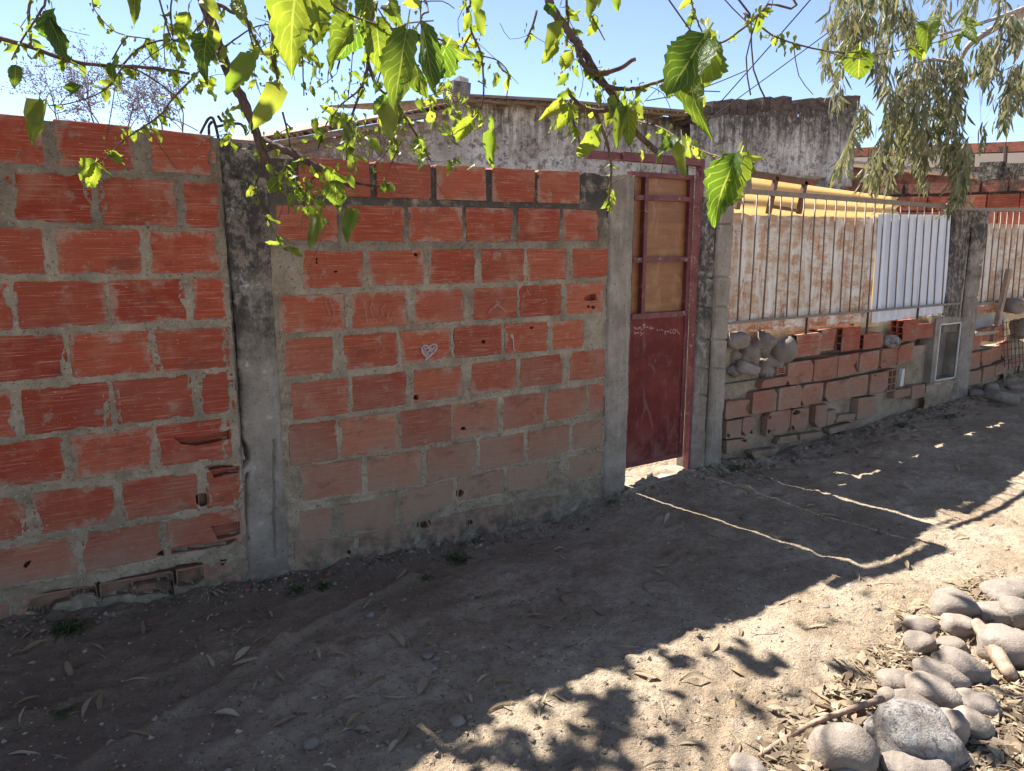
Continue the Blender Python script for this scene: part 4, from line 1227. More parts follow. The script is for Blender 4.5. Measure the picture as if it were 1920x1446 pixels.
for k in range(12):
    x = (6.55 + k * .15) * KH
    Geo().box((x + .006, PY + .12, HZ(2.165) + rnd.uniform(-.01, .01)), (x + .170, PY + .3, HZ(2.26) + rnd.uniform(-.015, .005)), .008).to('brick', house, MAT['brick_dull'])
# boards of the eave
def board(px0, px1, y, w, t, mat='timber'):
    a, b = on_y(*px0, y), on_y(*px1, y)
    Geo().bar(a, b, w, t, (0, -1, .1)).to('eave_board', house, MAT[mat])
board((852, 186), (1075, 196), HY - .22, .05, .05)
board((1060, 195), (1296, 216), HY - .22, .055, .05)
board((848, 178), (1060, 189), HY - .26, .03, .03)
board((1055, 190), (1285, 209), HY - .28, .03, .03)
board((756, 222), (862, 208), HY - .20, .05, .04)
for k in range(9):
    x = (3.55 + k * .31) * KH
    zt2 = float(np.interp(x, ex, ez))
    Geo().box((x - .02, HY - .2, zt2 - .075), (x + .02, HY + .3, zt2 - .02)).to('rafter', house, MAT['timber'])
X0, X1 = ex[4], 6.15 * KH
za, zc = on_y(856, 180, HY - .3).z, on_y(1290, 211, HY - .3).z
rows_, F = [], []
for i in range(121):
    u = i / 120
    xx = X0 + (X1 - X0) * u
    w = .012 * math.sin(2 * math.pi * xx / .11)
    for (yy, dz) in ((HY - .30, 0.0), (HY + 4.2, .55)):
        rows_.append((xx, yy, za + (zc - za) * u + dz + w))
for i in range(120):
    F.append((2 * i, 2 * i + 2, 2 * i + 3, 2 * i + 1))
part('roof', rows_, F, house, MAT['timber'], True)
p = on_y(856, 172, HY + .1)
Geo().box(p - Vector((.09, .1, .16)), p + Vector((.11, .15, .10)), .02).to('chimney', house, MAT['plaster'])
p = on_y(862, 160, HY + .2)
Geo().box(p - Vector((.06, .1, .05)), p + Vector((.05, .1, .06)), .02).to('chimney', house, MAT['roof_sheet'])
# low tiled verge on the left, each tile its own
verge = [(508, 262), (560, 254), (640, 239), (720, 226), (780, 214), (840, 200)]
vp = [on_y(x, y, HY - .15) for x, y in verge]
for k in range(26):
    t = k / 25 * (len(vp) - 1)
    i = min(int(t), len(vp) - 2)
    p = vp[i].lerp(vp[i + 1], t - i)
    g = Geo()
    V = []
    for yy in (0, .42):
        for a in range(7):
            th = math.pi * a / 6
            V.append(p + Vector((.055 * math.cos(th) + rnd.uniform(-.003, .003), yy + rnd.uniform(-.02, 0) * (yy == 0), .038 * math.sin(th) + yy * .06)))
    for yy in (0, .42):
        for a in range(7):
            th = math.pi * a / 6
            V.append(p + Vector((.043 * math.cos(th), yy, .026 * math.sin(th) + yy * .06)))
    F = [(a, a + 1, a + 8, a + 7) for a in range(6)] + [(14 + a, 21 + a, 22 + a, 15 + a) for a in range(6)] + [(a, 14 + a, 15 + a, a + 1) for a in range(6)]
    part('roof_tile', V, F, house, MAT['tile'], True)
Geo().bar(vp[0] + Vector((0, .1, -.04)), vp[3] + Vector((0, .1, -.04)), .05, .1).to('verge_board', house, MAT['timber'])
Geo().bar(vp[3] + Vector((0, .1, -.04)), vp[5] + Vector((0, .1, -.04)), .05, .1).to('verge_board', house, MAT['timber'])
V = [vp[0] + Vector((0, .2, 0)), vp[5] + Vector((0, .2, 0)), vp[5] + Vector((0, 4, .35)), vp[0] + Vector((0, 4, .35))]
part('tiled_slope', V, [(0, 1, 2, 3)], house, MAT['tile'])
# neighbour's roof further off on the left
far_roof = thing('tiled_roof_house', 'distant pale tiled roof glimpsed left of the whitewashed house', 'house', tuple(at(545, 250, 9)))
q = [at(x, y, d) for x, y, d in ((500, 262, 9), (618, 245, 9.4), (600, 228, 11), (525, 236, 11))]
for k in range(14):
    u, v = k / 14, (k + .8) / 14
    a, b, c, d = q[0].lerp(q[1], u), q[0].lerp(q[1], v), q[3].lerp(q[2], v), q[3].lerp(q[2], u)
    up = Vector((0, 0, .014))
    part('roof_tile', [a, (a + b) / 2 + up, b, d, (c + d) / 2 + up, c], [(0, 1, 4, 3), (1, 2, 5, 4)], far_roof, MAT['roof_sheet'])
g = Geo()
z_ = min(q[0].z, q[1].z) - .02
a, b = q[0].copy(), q[1].copy()
g.add([(a.x, a.y, -.2), (b.x, b.y, -.2), (b.x, b.y, b.z - .03), (a.x, a.y, a.z - .03)], [(0, 1, 2, 3)])
g.add([(b.x, b.y, -.2), (q[2].x, q[2].y, -.2), (q[2].x, q[2].y, q[2].z - .05), (b.x, b.y, b.z - .03)], [(0, 1, 2, 3)])
g.to('wall', far_roof, MAT['mortar'])

# ------------------------------------------------------------------ walls and roofs behind on the right
def oblique_wall(name, label, pa, pb, courses, mat, group_z=None, h=None, thick=.14, cat='brick wall', mortar='mortar', stag=.5, jitter=.008):
    """pa, pb: top ends of the wall; courses: list of (height, brick length, gap, material)"""
    a, b = Vector(pa), Vector(pb)
    L = Vector((b.x - a.x, b.y - a.y, 0)).length
    d = (b - a) / L
    nrm = Vector((d.y, -d.x, 0)).normalized()
    if nrm.dot(EYE - a) < 0:
        nrm = -nrm
    root = thing(name, label, cat, (a.x, a.y, -.05))
    z = 0.0
    for ci, (hh, bl, gap, mt) in enumerate(courses):
        s = -bl * (.35 + stag * (ci % 2))
        while s < L:
            l = bl * rnd.uniform(.94, 1.04)
            s0, s1 = max(s, 0), min(s + l - gap, L)
            if s1 - s0 > .03:
                o = rnd.uniform(0, jitter)
                V = []
                for t in (o, -thick):
                    for ss, zz in ((s0, z - hh + gap), (s1, z - hh + gap), (s1, z), (s0, z)):
                        p = a + d * ss + nrm * t
                        V.append((p.x, p.y, p.z + zz + rnd.uniform(-.004, .004)))
                part('brick', V, [(0, 1, 2, 3), (7, 6, 5, 4), (0, 4, 5, 1), (1, 5, 6, 2), (2, 6, 7, 3), (3, 7, 4, 0)], root, MAT[mt])
            s += l
        z -= hh
    V = []
    for t in (-.018, -thick + .01):
        for s_, zz in ((0, None), (L, None), (L, -.015), (0, -.015)):
            p = a + d * s_ + nrm * t
            V.append((p.x, p.y, -.1 if zz is None else p.z + zz - (courses[0][0] if courses[0][2] > .03 else 0) * 0))
    part('mortar_bed', V, [(0, 1, 2, 3), (7, 6, 5, 4), (0, 4, 5, 1), (1, 5, 6, 2), (2, 6, 7, 3), (3, 7, 4, 0)], root, MAT[mortar])
    return root
pa, pb = at(1585, 350, 10.2), at(2060, 331, 8.0)
oblique_wall('boundary_wall', 'rough brick boundary wall behind the fence on the right, its top course spaced apart', pa, pb,
             [(.155, .30, .03, 'brick_old'), (.19, .34, .014, 'brick_dull'), (.19, .34, .014, 'brick_dull'), (.19, .34, .014, 'brick_dull'), (.19, .34, .014, 'brick_dull')], 'brick', jitter=.02)
pa, pb = at(1600, 306, 13.0), at(2080, 352, 10.4)
shed = thing('brick_shed', 'dark brick shed with a thin sloping metal roof behind the boundary wall', 'shed', (pa.x, pa.y, 0))
d = (pb - pa)
V = [pa, pb, pb + Vector((2, 3, .3)), pa + Vector((2, 3, .3))]
part('roof', V + [v + Vector((0, 0, .04)) for v in V], [(0, 1, 2, 3), (7, 6, 5, 4), (0, 4, 5, 1), (1, 5, 6, 2), (2, 6, 7, 3), (3, 7, 4, 0)], shed, MAT['roof_sheet'])
in_ = Vector((.15, .2, -.03))
V = [pa + in_, pb + in_, Vector((pb.x + .15, pb.y + .2, -.1)), Vector((pa.x + .15, pa.y + .2, -.1))]
part('wall', V, [(0, 3, 2, 1)], shed, MAT['brick_old'])
L = d.length
for r_ in range(6):
    for k in range(15):
        s0 = (k + .5 * (r_ % 2)) / 15.5
        p0, p1 = pa + d * s0 + in_, pa + d * (s0 + .058) + in_
        z0_, z1_ = -.06 - r_ * .17, -.215 - r_ * .17
        V = [p + Vector((0, -.02, z)) for p, z in ((p0, z1_), (p1, z1_), (p1, z0_), (p0, z0_))] + [p + Vector((0, .0, z)) for p, z in ((p0, z1_), (p1, z1_), (p1, z0_), (p0, z0_))]
        part('brick', V, [(0, 1, 2, 3), (0, 4, 5, 1), (1, 5, 6, 2), (2, 6, 7, 3), (3, 7, 4, 0)], shed, MAT['brick_old'])
for x, w in ((1862, 26), (1893, 42)):
    p = at(x, 318, 11.2)
    o = Geo()
    W = w / 1420 * 11.2
    o.box((p.x - W / 2, p.y - .1, p.z - .16), (p.x + W / 2, p.y + .15, p.z + .10), .03)
    o.solo('cement_block', MAT['post'], 'grey cement block weighting the shed roof, ' + ('the smaller one on the left' if w < 30 else 'the larger one on the right'), 'block')
pa, pb = at(1560, 279, 21.0), at(2100, 258, 16.0)
tower = oblique_wall('brick_house', 'far unfinished brick house with a pale cement band, above the shed roof', pa, pb,
                     [(.24, .42, .02, 'brick_old')], 'brick_old', cat='house', jitter=.01)
d = pb - pa
L = Vector((d.x, d.y, 0)).length
nrm = Vector((d.y, -d.x, 0)).normalized()
nrm = nrm if nrm.dot(EYE - pa) > 0 else -nrm
V = [pa + nrm * .01 + Vector((0, 0, -.25)), pb + nrm * .01 + Vector((0, 0, -.25)), pb + nrm * .01 + Vector((0, 0, -.55)), pa + nrm * .01 + Vector((0, 0, -.55))]
part('cement_band', V + [v - nrm * .1 for v in V], [(0, 3, 2, 1), (0, 1, 5, 4), (3, 7, 6, 2)], tower, MAT['band'])
for ci in range(5):
    for k in range(22):
        s0 = (k + .5 * (ci % 2)) / 22.5
        p0, p1 = pa + d * s0, pa + d * (s0 + .0425)
        z0_, z1_ = -.57 - ci * .2, -.755 - ci * .2
        V = [p + nrm * t + Vector((0, 0, z)) for t in (.01, -.02) for p, z in ((p0, z1_), (p1, z1_), (p1, z0_), (p0, z0_))]
        part('brick', V, [(0, 1, 2, 3), (0, 4, 5, 1), (1, 5, 6, 2), (2, 6, 7, 3), (3, 7, 4, 0)], tower, MAT['brick_old'])
a, b = at(1886, 275, 14), at(1884, 312, 14)
Geo().tube([a, b], .035, 6).solo('iron_post', MAT['rebar'], 'thin dark upright post in front of the far brick house', 'post')

# ------------------------------------------------------------------ cables
def cable(a, b, t, r, label):
    P = [a + (b - a) * (t * k / 12) + Vector((0, 0, -.05 * math.sin(math.pi * k / 12))) for k in range(13)]
    Geo().tube(P, r, 5).solo('cable', MAT['cable'], label, 'cable')
h1, h2 = on_y(1330, 215, HY - .05), on_y(1322, 229, PY - .06)
cable(h2, at(1512, 84, 8.4), 3.2, .006, 'pale thin cable rising from the sooty parapet, the lower of two')
cable(h1, at(1480, 38, 8.2), 3.2, .007, 'dark cable rising from the sooty parapet, the upper of two')
cable(on_y(1212, 189, HY - .1), h1.lerp(at(1480, 38, 8.2), .52), 1.0, .007, 'short dark cable from the timber eave to the upper cable')
# ------------------------------------------------------------------ leaves
def leaf_mesh(name, W=.72, fold=.35, droop=.25, wave=.05, seed=0, nu=10, mat='leaf', lobe=.10, serr=.07):
    R = random.Random(seed)
    V, F, UV = [], [], []
    vs = (-1, -.5, 0, .5, 1)
    ph = R.uniform(0, 6)
    for i in range(nu + 1):
        u = i / nu
        w = W * .5 * 1.86 * (max(u, .0) ** .42) * ((1 - u) ** .78) if 0 < u < 1 else (.02 if u == 0 else .004)
        for v in vs:
            s = 1 + (serr if i % 2 else -serr) * (abs(v) == 1)
            x = w * v * s
            y = u - lobe * abs(v) * (1 - u) ** 5
            z = fold * abs(x) - droop * u * u + wave * math.sin(9 * u + ph + 2.2 * v) * (abs(v) + .25) + R.uniform(-.012, .012)
            V.append((x, y, z)); UV.append((u, .5 + .5 * v))
    for i in range(nu):
        for k in range(4):
            a = i * 5 + k
            F.append((a, a + 1, a + 6, a + 5))
    n = len(V)
    V += [(-.014, -.30, .05), (.014, -.30, .05), (.014, .01, 0), (-.014, .01, 0)]
    UV += [(.0, .5)] * 4
    F.append((n, n + 1, n + 2, n + 3))
    me = mesh(name, V, F, True)
    uv = me.uv_layers.new(name='UVMap')
    for p in me.polygons:
        for li in p.loop_indices:
            uv.data[li].uv = UV[me.loops[li].vertex_index]
    me.materials.append(MAT[mat])
    return me
LEAF = [leaf_mesh('mulberry_leaf', .74, .40, .18, .05, 1, 15), leaf_mesh('mulberry_leaf', .70, .75, .35, .07, 2, 15), leaf_mesh('mulberry_leaf', .78, .20, .5, .09, 3, 15), leaf_mesh('mulberry_leaf', .66, -.65, .22, .07, 4, 15)]
LEAF += [leaf_mesh('mulberry_leaf', .82, .5, .6, .10, 11, 15, lobe=.16, serr=.10), leaf_mesh('mulberry_leaf', .62, .9, .1, .08, 12, 15, serr=.09)]
YOUNG = [leaf_mesh('young_leaf', .62, .5, .3, .05, 5, 7, 'young'), leaf_mesh('young_leaf', .55, -.4, .2, .06, 6, 7, 'young'), leaf_mesh('young_leaf', .70, .2, .5, .08, 7, 7, 'young')]

def frame_from(axis, normal):
    y = axis.normalized()
    z = (normal - y * normal.dot(y))
    z = z.normalized() if z.length > 1e-4 else Vector((1, 0, 0))
    x = y.cross(z)
    return Matrix((x, y, z)).transposed()

def put_leaf(me, base, tip, roll, parent, wide=1.0, name='leaf'):
    ax = tip - base
    L = ax.length
    n = (EYE - base).normalized()
    R = Matrix.Rotation(roll, 3, ax.normalized()) @ frame_from(ax, n)
    o = link(name, me, parent)
    o.matrix_local = Matrix.Translation(base - parent.location) @ R.to_4x4() @ Matrix.Diagonal((L * wide, L, L, 1))
    return o

# ------------------------------------------------------------------ mulberry
TR = Vector((-1.25, -.75, -.05))
tree = thing('mulberry_tree', 'mulberry tree hanging over the brick walls with backlit yellow green leaves and pruned branches', 'tree', tuple(TR))
trunk_pts = [TR, TR + Vector((.05, .03, .8)), TR + Vector((.02, .10, 1.7)), TR + Vector((.18, .12, 2.5)), TR + Vector((.40, .15, 3.1))]
Geo().tube(spline(trunk_pts, 4), taper(17, .15, .10), 12).to('trunk', tree, MAT['bark'], True)
FORK = trunk_pts[-1]
def limb(pts, r0, r1, n=6, k=4, name='branch'):
    s = spline(pts, k)
    jit = [p + Vector((rnd.uniform(-1, 1), rnd.uniform(-1, 1), rnd.uniform(-1, 1))) * r1 * .25 for p in s]
    return Geo().tube(jit, taper(len(s), r0, r1), n).to(name, tree, MAT['bark'], True)
def pxl(pts, d0, d1=None):
    d1 = d0 if d1 is None else d1
    return [at(x, y, d0 + (d1 - d0) * i / max(len(pts) - 1, 1)) for i, (x, y) in enumerate(pts)]
SPEC = [  # (pixels, depth at start, at end, radius px at start, at end, joined to the fork)
    ([(366, -60), (385, 10), (405, 70), (430, 140), (452, 180), (470, 222), (484, 260), (496, 296), (505, 322), (523, 352)], 2.9, 2.9, 13, 7, True),
    ([(492, 262), (520, 276), (560, 294), (610, 322), (640, 338), (664, 350)], 2.9, 2.75, 8, 5, False),
    ([(640, 338), (680, 346), (712, 350), (728, 346)], 2.75, 2.7, 3, 1.5, False),
    ([(-60, 60), (0, 72), (50, 86), (110, 108), (150, 118), (200, 123), (270, 126), (310, 131), (356, 138)], 2.3, 2.5, 5, 2.6, True),
    ([(1010, -60), (1030, 5), (1052, 40), (1075, 72), (1094, 98), (1118, 136), (1136, 160), (1160, 196), (1184, 236), (1210, 264), (1236, 288)], 2.35, 2.35, 10, 5.5, True),
    ([(1086, 78), (1086, 104), (1096, 124), (1116, 136), (1140, 136), (1166, 126), (1191, 110)], 2.33, 2.28, 6, 4, False),
    ([(1100, 130), (1124, 154), (1150, 165), (1180, 167), (1215, 160), (1246, 150)], 2.35, 2.2, 4.5, 3, False),
    ([(1240, 158), (1264, 166), (1300, 170), (1350, 172)], 2.2, 2.1, 2, 1, False),
    ([(1166, 200), (1146, 206), (1118, 208), (1094, 200), (1072, 182), (1064, 166)], 2.35, 2.4, 4, 3, False),
    ([(1116, 208), (1126, 236), (1138, 266), (1144, 296), (1146, 330), (1143, 360), (1140, 384)], 2.37, 2.5, 4, 1.6, False),
    ([(1070, 186), (1074, 220), (1082, 250), (1090, 278)], 2.4, 2.45, 2.2, 1.2, False),
    ([(1470, -30), (1440, 8), (1416, 34), (1384, 60), (1352, 80), (1322, 72), (1300, 92)], 1.45, 1.25, 2.6, 1.8, True),
    ([(1378, -10), (1394, 24), (1426, 50), (1452, 68), (1490, 82), (1530, 92), (1570, 98), (1612, 98)], 1.55, 1.5, 2.2, 1.4, True),
    ([(1640, 104), (1700, 92), (1760, 78), (1810, 60)], 1.5, 1.6, 1.3, 1, False),
    ([(500, -30), (505, 20), (512, 60), (510, 95), (514, 130)], 2.3, 2.35, 6, 2.5, True),
    ([(512, 60), (516, 100), (520, 150), (530, 160)], 2.3, 2.4, 3, 1.5, False),
    ([(440, -20), (462, 36), (476, 70), (495, 102)], 2.5, 2.6, 4, 1.6, True),
    ([(462, 36), (472, 78), (482, 110)], 2.5, 2.6, 2, 1, False),
    ([(700, -40), (692, 60), (690, 118), (680, 160), (664, 204), (655, 240), (650, 300)], 2.6, 2.9, 5, 1.6, True),
    ([(690, 118), (706, 160), (722, 176)], 2.7, 2.7, 4, 2, False),
    ([(690, 140), (672, 170), (640, 196), (612, 232), (596, 280)], 2.7, 2.9, 2.4, 1.2, False),
    ([(740, 160), (748, 200), (768, 232), (790, 270), (806, 300)], 2.6, 2.9, 3.5, 1.6, False),
    ([(722, 176), (740, 160)], 2.7, 2.6, 2.4, 2.2, False),
    ([(738, 210), (734, 250), (734, 296)], 2.7, 2.9, 2.6, 1.6, False),
    ([(870, -30), (876, 22), (884, 60), (900, 96), (906, 138), (904, 196), (880, 226)], 2.2, 2.5, 3.5, 1.4, True),
    ([(884, 60), (862, 100), (840, 120), (800, 140)], 2.3, 2.4, 2.2, 1.2, False),
    ([(900, 105), (930, 112), (950, 130), (958, 150)], 2.3, 2.4, 1.4, .8, False),
    ([(1006, 20), (998, 50), (984, 80)], 2.3, 2.25, 2.6, 1.8, False),
    ([(1062, 0), (1066, 50), (1063, 86)], 2.3, 2.4, 2.6, 1.4, False),
    ([(1100, 16), (1120, 50), (1134, 76)], 2.3, 2.3, 1.8, 1, False),
    ([(60, -40), (54, 20), (58, 86)], 2.3, 2.32, 3.4, 2.6, True),
    ([(84, -30), (74, 24), (50, 60), (30, 96), (22, 112)], 2.2, 2.3, 3, 1.4, True),
    ([(74, 24), (84, 44), (92, 52)], 2.2, 2.2, 1.8, 1.2, False),
    ([(232, 122), (220, 140), (206, 160), (180, 178), (130, 194), (92, 198)], 2.4, 2.2, 1.8, 1, False),
    ([(230, 122), (258, 92), (300, 76), (348, 74), (372, 50), (384, 34)], 2.45, 2.6, 2, 1.6, False),
    ([(240, 126), (270, 138), (300, 158), (326, 178), (334, 184)], 2.45, 2.6, 2, 1.2, False),
    ([(356, 152), (320, 190), (302, 214), (272, 236), (240, 258), (210, 284), (190, 306), (176, 312)], 2.5, 2.2, 2.2, .9, False),
    ([(408, 96), (390, 116), (374, 132), (356, 152)], 2.8, 2.5, 2.6, 2, False),
    ([(420, 90), (446, 70), (480, 50), (520, 44)], 2.85, 2.7, 1.8, 1.2, False),
    ([(385, 28), (410, 10), (440, 26)], 2.8, 2.8, 5, 3, False),
    ([(210, 112), (230, 78), (238, 68), (210, 56), (178, 20), (172, -10)], 2.5, 2.6, 1.4, .8, False),
    ([(238, 68), (270, 72), (296, 78)], 2.5, 2.6, 1.4, .8, False),
    ([(318, 66), (320, 20), (324, -20)], 2.4, 2.4, 2, 1.6, True),
    ([(490, 270), (488, 310), (480, 344), (470, 366)], 2.9, 2.95, 1.6, 1, False),
    ([(560, 296), (556, 340), (566, 362)], 2.85, 2.8, 1.8, 1, False),
    ([(596, 316), (584, 340), (572, 364), (570, 400)], 2.85, 2.8, 2.6, 1.2, False),
    ([(478, 366), (512, 430), (530, 462), (560, 466)], 3.0, 3.1, 1.2, .7, False),
    ([(530, 210), (540, 250), (545, 282)], 2.8, 2.9, 2.2, 1.5, False),
    ([(1190, 225), (1240, 240), (1290, 272), (1336, 290), (1378, 302)], 2.35, 1.37, 1.8, 1.4, False),
    ([(1378, 302), (1390, 296), (1412, 294)], 1.37, 1.4, 1.2, .8, False),
    ([(560, -20), (566, 60), (568, 130), (570, 180)], 2.4, 2.6, 2, 1.2, True),
    ([(620, -20), (630, 60), (640, 90), (632, 130)], 2.4, 2.6, 2.4, 1.2, True),
    ([(780, -40), (790, 30), (768, 62), (752, 68)], 1.4, 1.24, 2.4, 1.4, True),
    ([(540, -60), (560, -30), (590, -20), (640, 20), (700, 44), (770, 62), (832, 76)], 1.34, 1.4, 3, 1.6, True),
    ([(1310, 80), (1300, 20), (1290, -40)], 1.4, 1.5, 1.6, 1.4, True),
]
LINES = []
OVER = []
for pts, d0, d1, r0, r1, joined in SPEC:
    P3 = pxl(pts, d0, d1)
    if joined:
        a = P3[0]
        hub = Vector((min(max(a.x * .6, -.4), 1.6), a.y * .55 - .35, max(a.z + .45, 2.95)))
        P3 = [hub, hub.lerp(a, .55) + Vector((0, 0, .06))] + P3
        OVER.append(hub)
    limb(P3, r0 / 1420 * d0, r1 / 1420 * d1, 6 if r0 > 3 else 5)
    LINES.append((pts, d0, d1))
for h in OVER:                                                   # every hanging branch springs from a limb of the tree
    limb([FORK + Vector((0, 0, -.1)), FORK.lerp(h, .5) + Vector((0, 0, .22)), h], .045, .02, 7)

# the leaves one can pick out: base x, y, tip x, y, width px, depth, kind, roll
NEAR = [
    (556, -34, 536, 92, 92, 1.30, 0, .2), (588, -14, 592, 84, 60, 1.34, 3, -.5), (664, 46, 616, 124, 54, 1.42, 1, .5), (672, 44, 640, 118, 40, 1.5, 0, -.9), (706, 46, 712, 122, 62, 1.38, 2, .1),
    (762, 62, 734, 196, 74, 1.22, 0, .35), (770, 64, 768, 170, 44, 1.26, 1, 1.0), (792, 44, 806, 156, 46, 1.36, 3, .3), (836, 88, 806, 164, 62, 1.44, 1, -.5), (832, 72, 862, 112, 26, 1.5, 0, .6),
    (474, 108, 418, 172, 48, 1.7, 0, .3), (520, 158, 494, 230, 50, 1.8, 2, -.3), (724, 184, 698, 216, 28, 1.9, 0, .2), (728, 192, 724, 238, 40, 1.9, 2, .4),
    (388, 66, 372, 124, 38, 2.1, 0, .5), (398, 54, 384, 118, 40, 2.1, 3, -.4), (352, 26, 334, 84, 34, 2.2, 1, .3), (100, 30, 104, 118, 44, 1.6, 0, .6), (92, 34, 120, 90, 34, 1.6, 3, -.3), (30, 124, 26, 158, 28, 1.8, 2, .1),
    (72, 192, 52, 252, 34, 1.9, 0, .5), (84, 194, 72, 256, 30, 1.9, 1, -.6), (176, 306, 142, 330, 30, 2.1, 0, .5), (178, 308, 166, 354, 30, 2.1, 3, -.2),
    (664, 396, 646, 444, 34, 2.5, 0, .4), (628, 342, 630, 392, 46, 2.5, 2, .2), (612, 316, 652, 350, 30, 2.6, 0, .8), (600, 402, 580, 454, 34, 2.5, 1, .2), (594, 392, 568, 408, 26, 2.6, 3, .1),
    (522, 336, 500, 362, 28, 2.7, 0, .2), (924, 246, 914, 314, 30, 2.2, 0, .6), (884, 226, 848, 266, 34, 2.2, 1, .1), (660, 228, 652, 262, 28, 2.5, 0, .3), (1116, 250, 1086, 306, 40, 2.1, 2, -.3), (1124, 238, 1110, 258, 20, 2.1, 0, .3),
    (1056, 196, 1022, 214, 22, 2.2, 0, .2), (1066, 200, 1036, 238, 28, 2.2, 1, .5), (1070, 200, 1056, 234, 30, 2.2, 2, -.4), (1172, 204, 1152, 262, 26, 2.2, 0, .4), (1180, 206, 1178, 268, 40, 2.2, 1, .1), (1160, 196, 1140, 222, 22, 2.25, 0, .2),
    (1318, 74, 1254, 166, 96, 1.24, 0, .35), (1326, 60, 1308, 158, 52, 1.26, 3, .2), (1336, 84, 1316, 168, 54, 1.28, 1, -.8), (1290, 130, 1296, 222, 44, 1.26, 2, .5), (1300, 84, 1262, 120, 42, 1.28, 1, .7), (1322, 50, 1320, 24, 10, 1.3, 0, 0),
    (1278, 262, 1274, 318, 30, 1.7, 0, .6), (1288, 262, 1300, 300, 24, 1.7, 3, -.5), (1264, 256, 1246, 272, 26, 1.7, 2, .3), (1306, 276, 1312, 304, 20, 1.75, 0, .3),
    (1376, 302, 1322, 416, 66, 1.36, 0, .30), (1384, 300, 1364, 388, 40, 1.38, 1, -.9), (1394, 292, 1418, 300, 14, 1.4, 0, .4),
    (1742, 40, 1736, 78, 44, 1.5, 2, .1), (1612, 96, 1608, 152, 62, 1.5, 0, .15), (1812, 40, 1826, 78, 20, 1.6, 0, .5), (1806, 36, 1838, 50, 14, 1.6, 1, .4),
    (896, 18, 902, 68, 30, 1.9, 1, .4), (882, 26, 868, 58, 22, 2.0, 0, .2), (900, -10, 886, 26, 30, 1.7, 0, .3), (1112, -10, 1106, 14, 26, 2.0, 2, .2), (1160, -12, 1152, 26, 22, 2.0, 0, .5), (1038, 10, 1022, 30, 30, 2.1, 1, .1),
    (1046, 40, 1028, 76, 30, 2.1, 2, .3), (1044, 66, 1020, 90, 32, 2.1, 0, .4), (1042, 86, 1018, 114, 28, 2.1, 1, .2), (1072, 98, 1052, 132, 30, 2.2, 0, .4), (1316, 176, 1318, 204, 18, 2.0, 0, .3), (254, -12, 250, 16, 26, 1.8, 1, .2),
    (636, -6, 640, 30, 40, 2.0, 0, .4), (690, -8, 676, 40, 50, 1.7, 1, .1), (730, 4, 742, 38, 34, 1.8, 2, .3), (446, -10, 454, 40, 30, 2.0, 0, .5), (380, -12, 396, 22, 30, 2.0, 2, .4), (208, 120, 212, 152, 20, 2.0, 0, .3), (150, 160, 116, 178, 22, 1.9, 1, .3),
]
n_leaf = 0
for bx_, by_, tx_, ty_, w, d, kd, roll in NEAR:
    b, t = at(bx_, by_, d), at(tx_, ty_, d * rnd.uniform(.96, 1.03))
    L = (t - b).length
    me = (LEAF[kd] if rnd.random() < .6 else LEAF[4 + kd % 2]) if w > 18 else YOUNG[kd % 3]
    W = (.74, .70, .78, .66)[kd]
    wide = min(max((w / 1420 * d) / (W * L * max(math.cos(roll), .5)), .6), 1.9)
    if d > 1.65 and rnd.random() < .55:
        me = YOUNG[kd % 3]
        wide *= 1.1
    put_leaf(me, b, t, roll, tree, wide)
    n_leaf += 1
# clusters of small young leaves along the twigs
spots = []
for pts, d0, d1 in LINES:
    P = [Vector((x, y, d0 + (d1 - d0) * i / max(len(pts) - 1, 1))) for i, (x, y) in enumerate(pts)]
    L = sum((Vector((b.x, b.y)) - Vector((a.x, a.y))).length for a, b in zip(P[:-1], P[1:]))
    for _ in range(int(L / 17)):
        k = rnd.randrange(len(P) - 1)
        q = P[k].lerp(P[k + 1], rnd.random())
        spots.append(q)
for x, y, s, n in ((330, 60, 50, 8), (310, 90, 30, 5), (560, 350, 40, 16), (610, 330, 40, 12), (590, 380, 36, 12), (530, 320, 26, 6), (690, 225, 40, 6), (820, 190, 50, 12), (850, 200, 40, 10), (740, 240, 36, 8), (780, 280, 30, 8),
                   (1060, 130, 30, 8), (1175, 200, 34, 12), (1060, 220, 24, 5), (1140, 150, 30, 6), (620, 150, 60, 10), (580, 110, 50, 8), (500, 60, 40, 6), (700, 130, 60, 8), (430, 215, 20, 4), (900, 230, 30, 6), (240, 250, 14, 3), (280, 240, 12, 3),
                   (210, 165, 14, 3), (370, 150, 14, 4), (385, 170, 20, 4), (460, 130, 14, 3), (1210, 260, 30, 2), (860, 300, 20, 3), (660, 270, 40, 5), (430, 250, 20, 5), (470, 240, 14, 3), (900, 150, 30, 4), (640, 60, 80, 14), (480, 130, 60, 10), (560, 40, 60, 10), (780, 120, 60, 8), (700, 260, 60, 10), (830, 240, 40, 8), (340, 110, 40, 6), (600, 220, 60, 8), (1050, 60, 30, 5), (1190, 230, 30, 5)):
    for _ in range(int(n * 1.25)):
        spots.append(Vector((rnd.gauss(x, s * .5), rnd.gauss(y, s * .5), rnd.uniform(2.2, 2.9))))
rnd.shuffle(spots)
buds = Geo()
rest = []
def young_at(q, into=None):
    d = q.z
    b = at(q.x, q.y, d)
    s = rnd.choice((13, 16, 19, 24, 30)) / 1420 * d
    ax = Vector((rnd.gauss(0, .5), rnd.gauss(0, .5), -rnd.uniform(.2, 1))).normalized()
    return b, b + ax * s, rnd.uniform(-1.3, 1.3)
for i, q in enumerate(spots):
    if q.y < -20 and rnd.random() < .7:
        continue
    b, t, roll = young_at(q)
    if n_leaf < 296:
        put_leaf(rnd.choice(YOUNG), b, t, roll, tree, rnd.uniform(.8, 1.3))
        n_leaf += 1
    else:
        rest.append((b, t, roll))
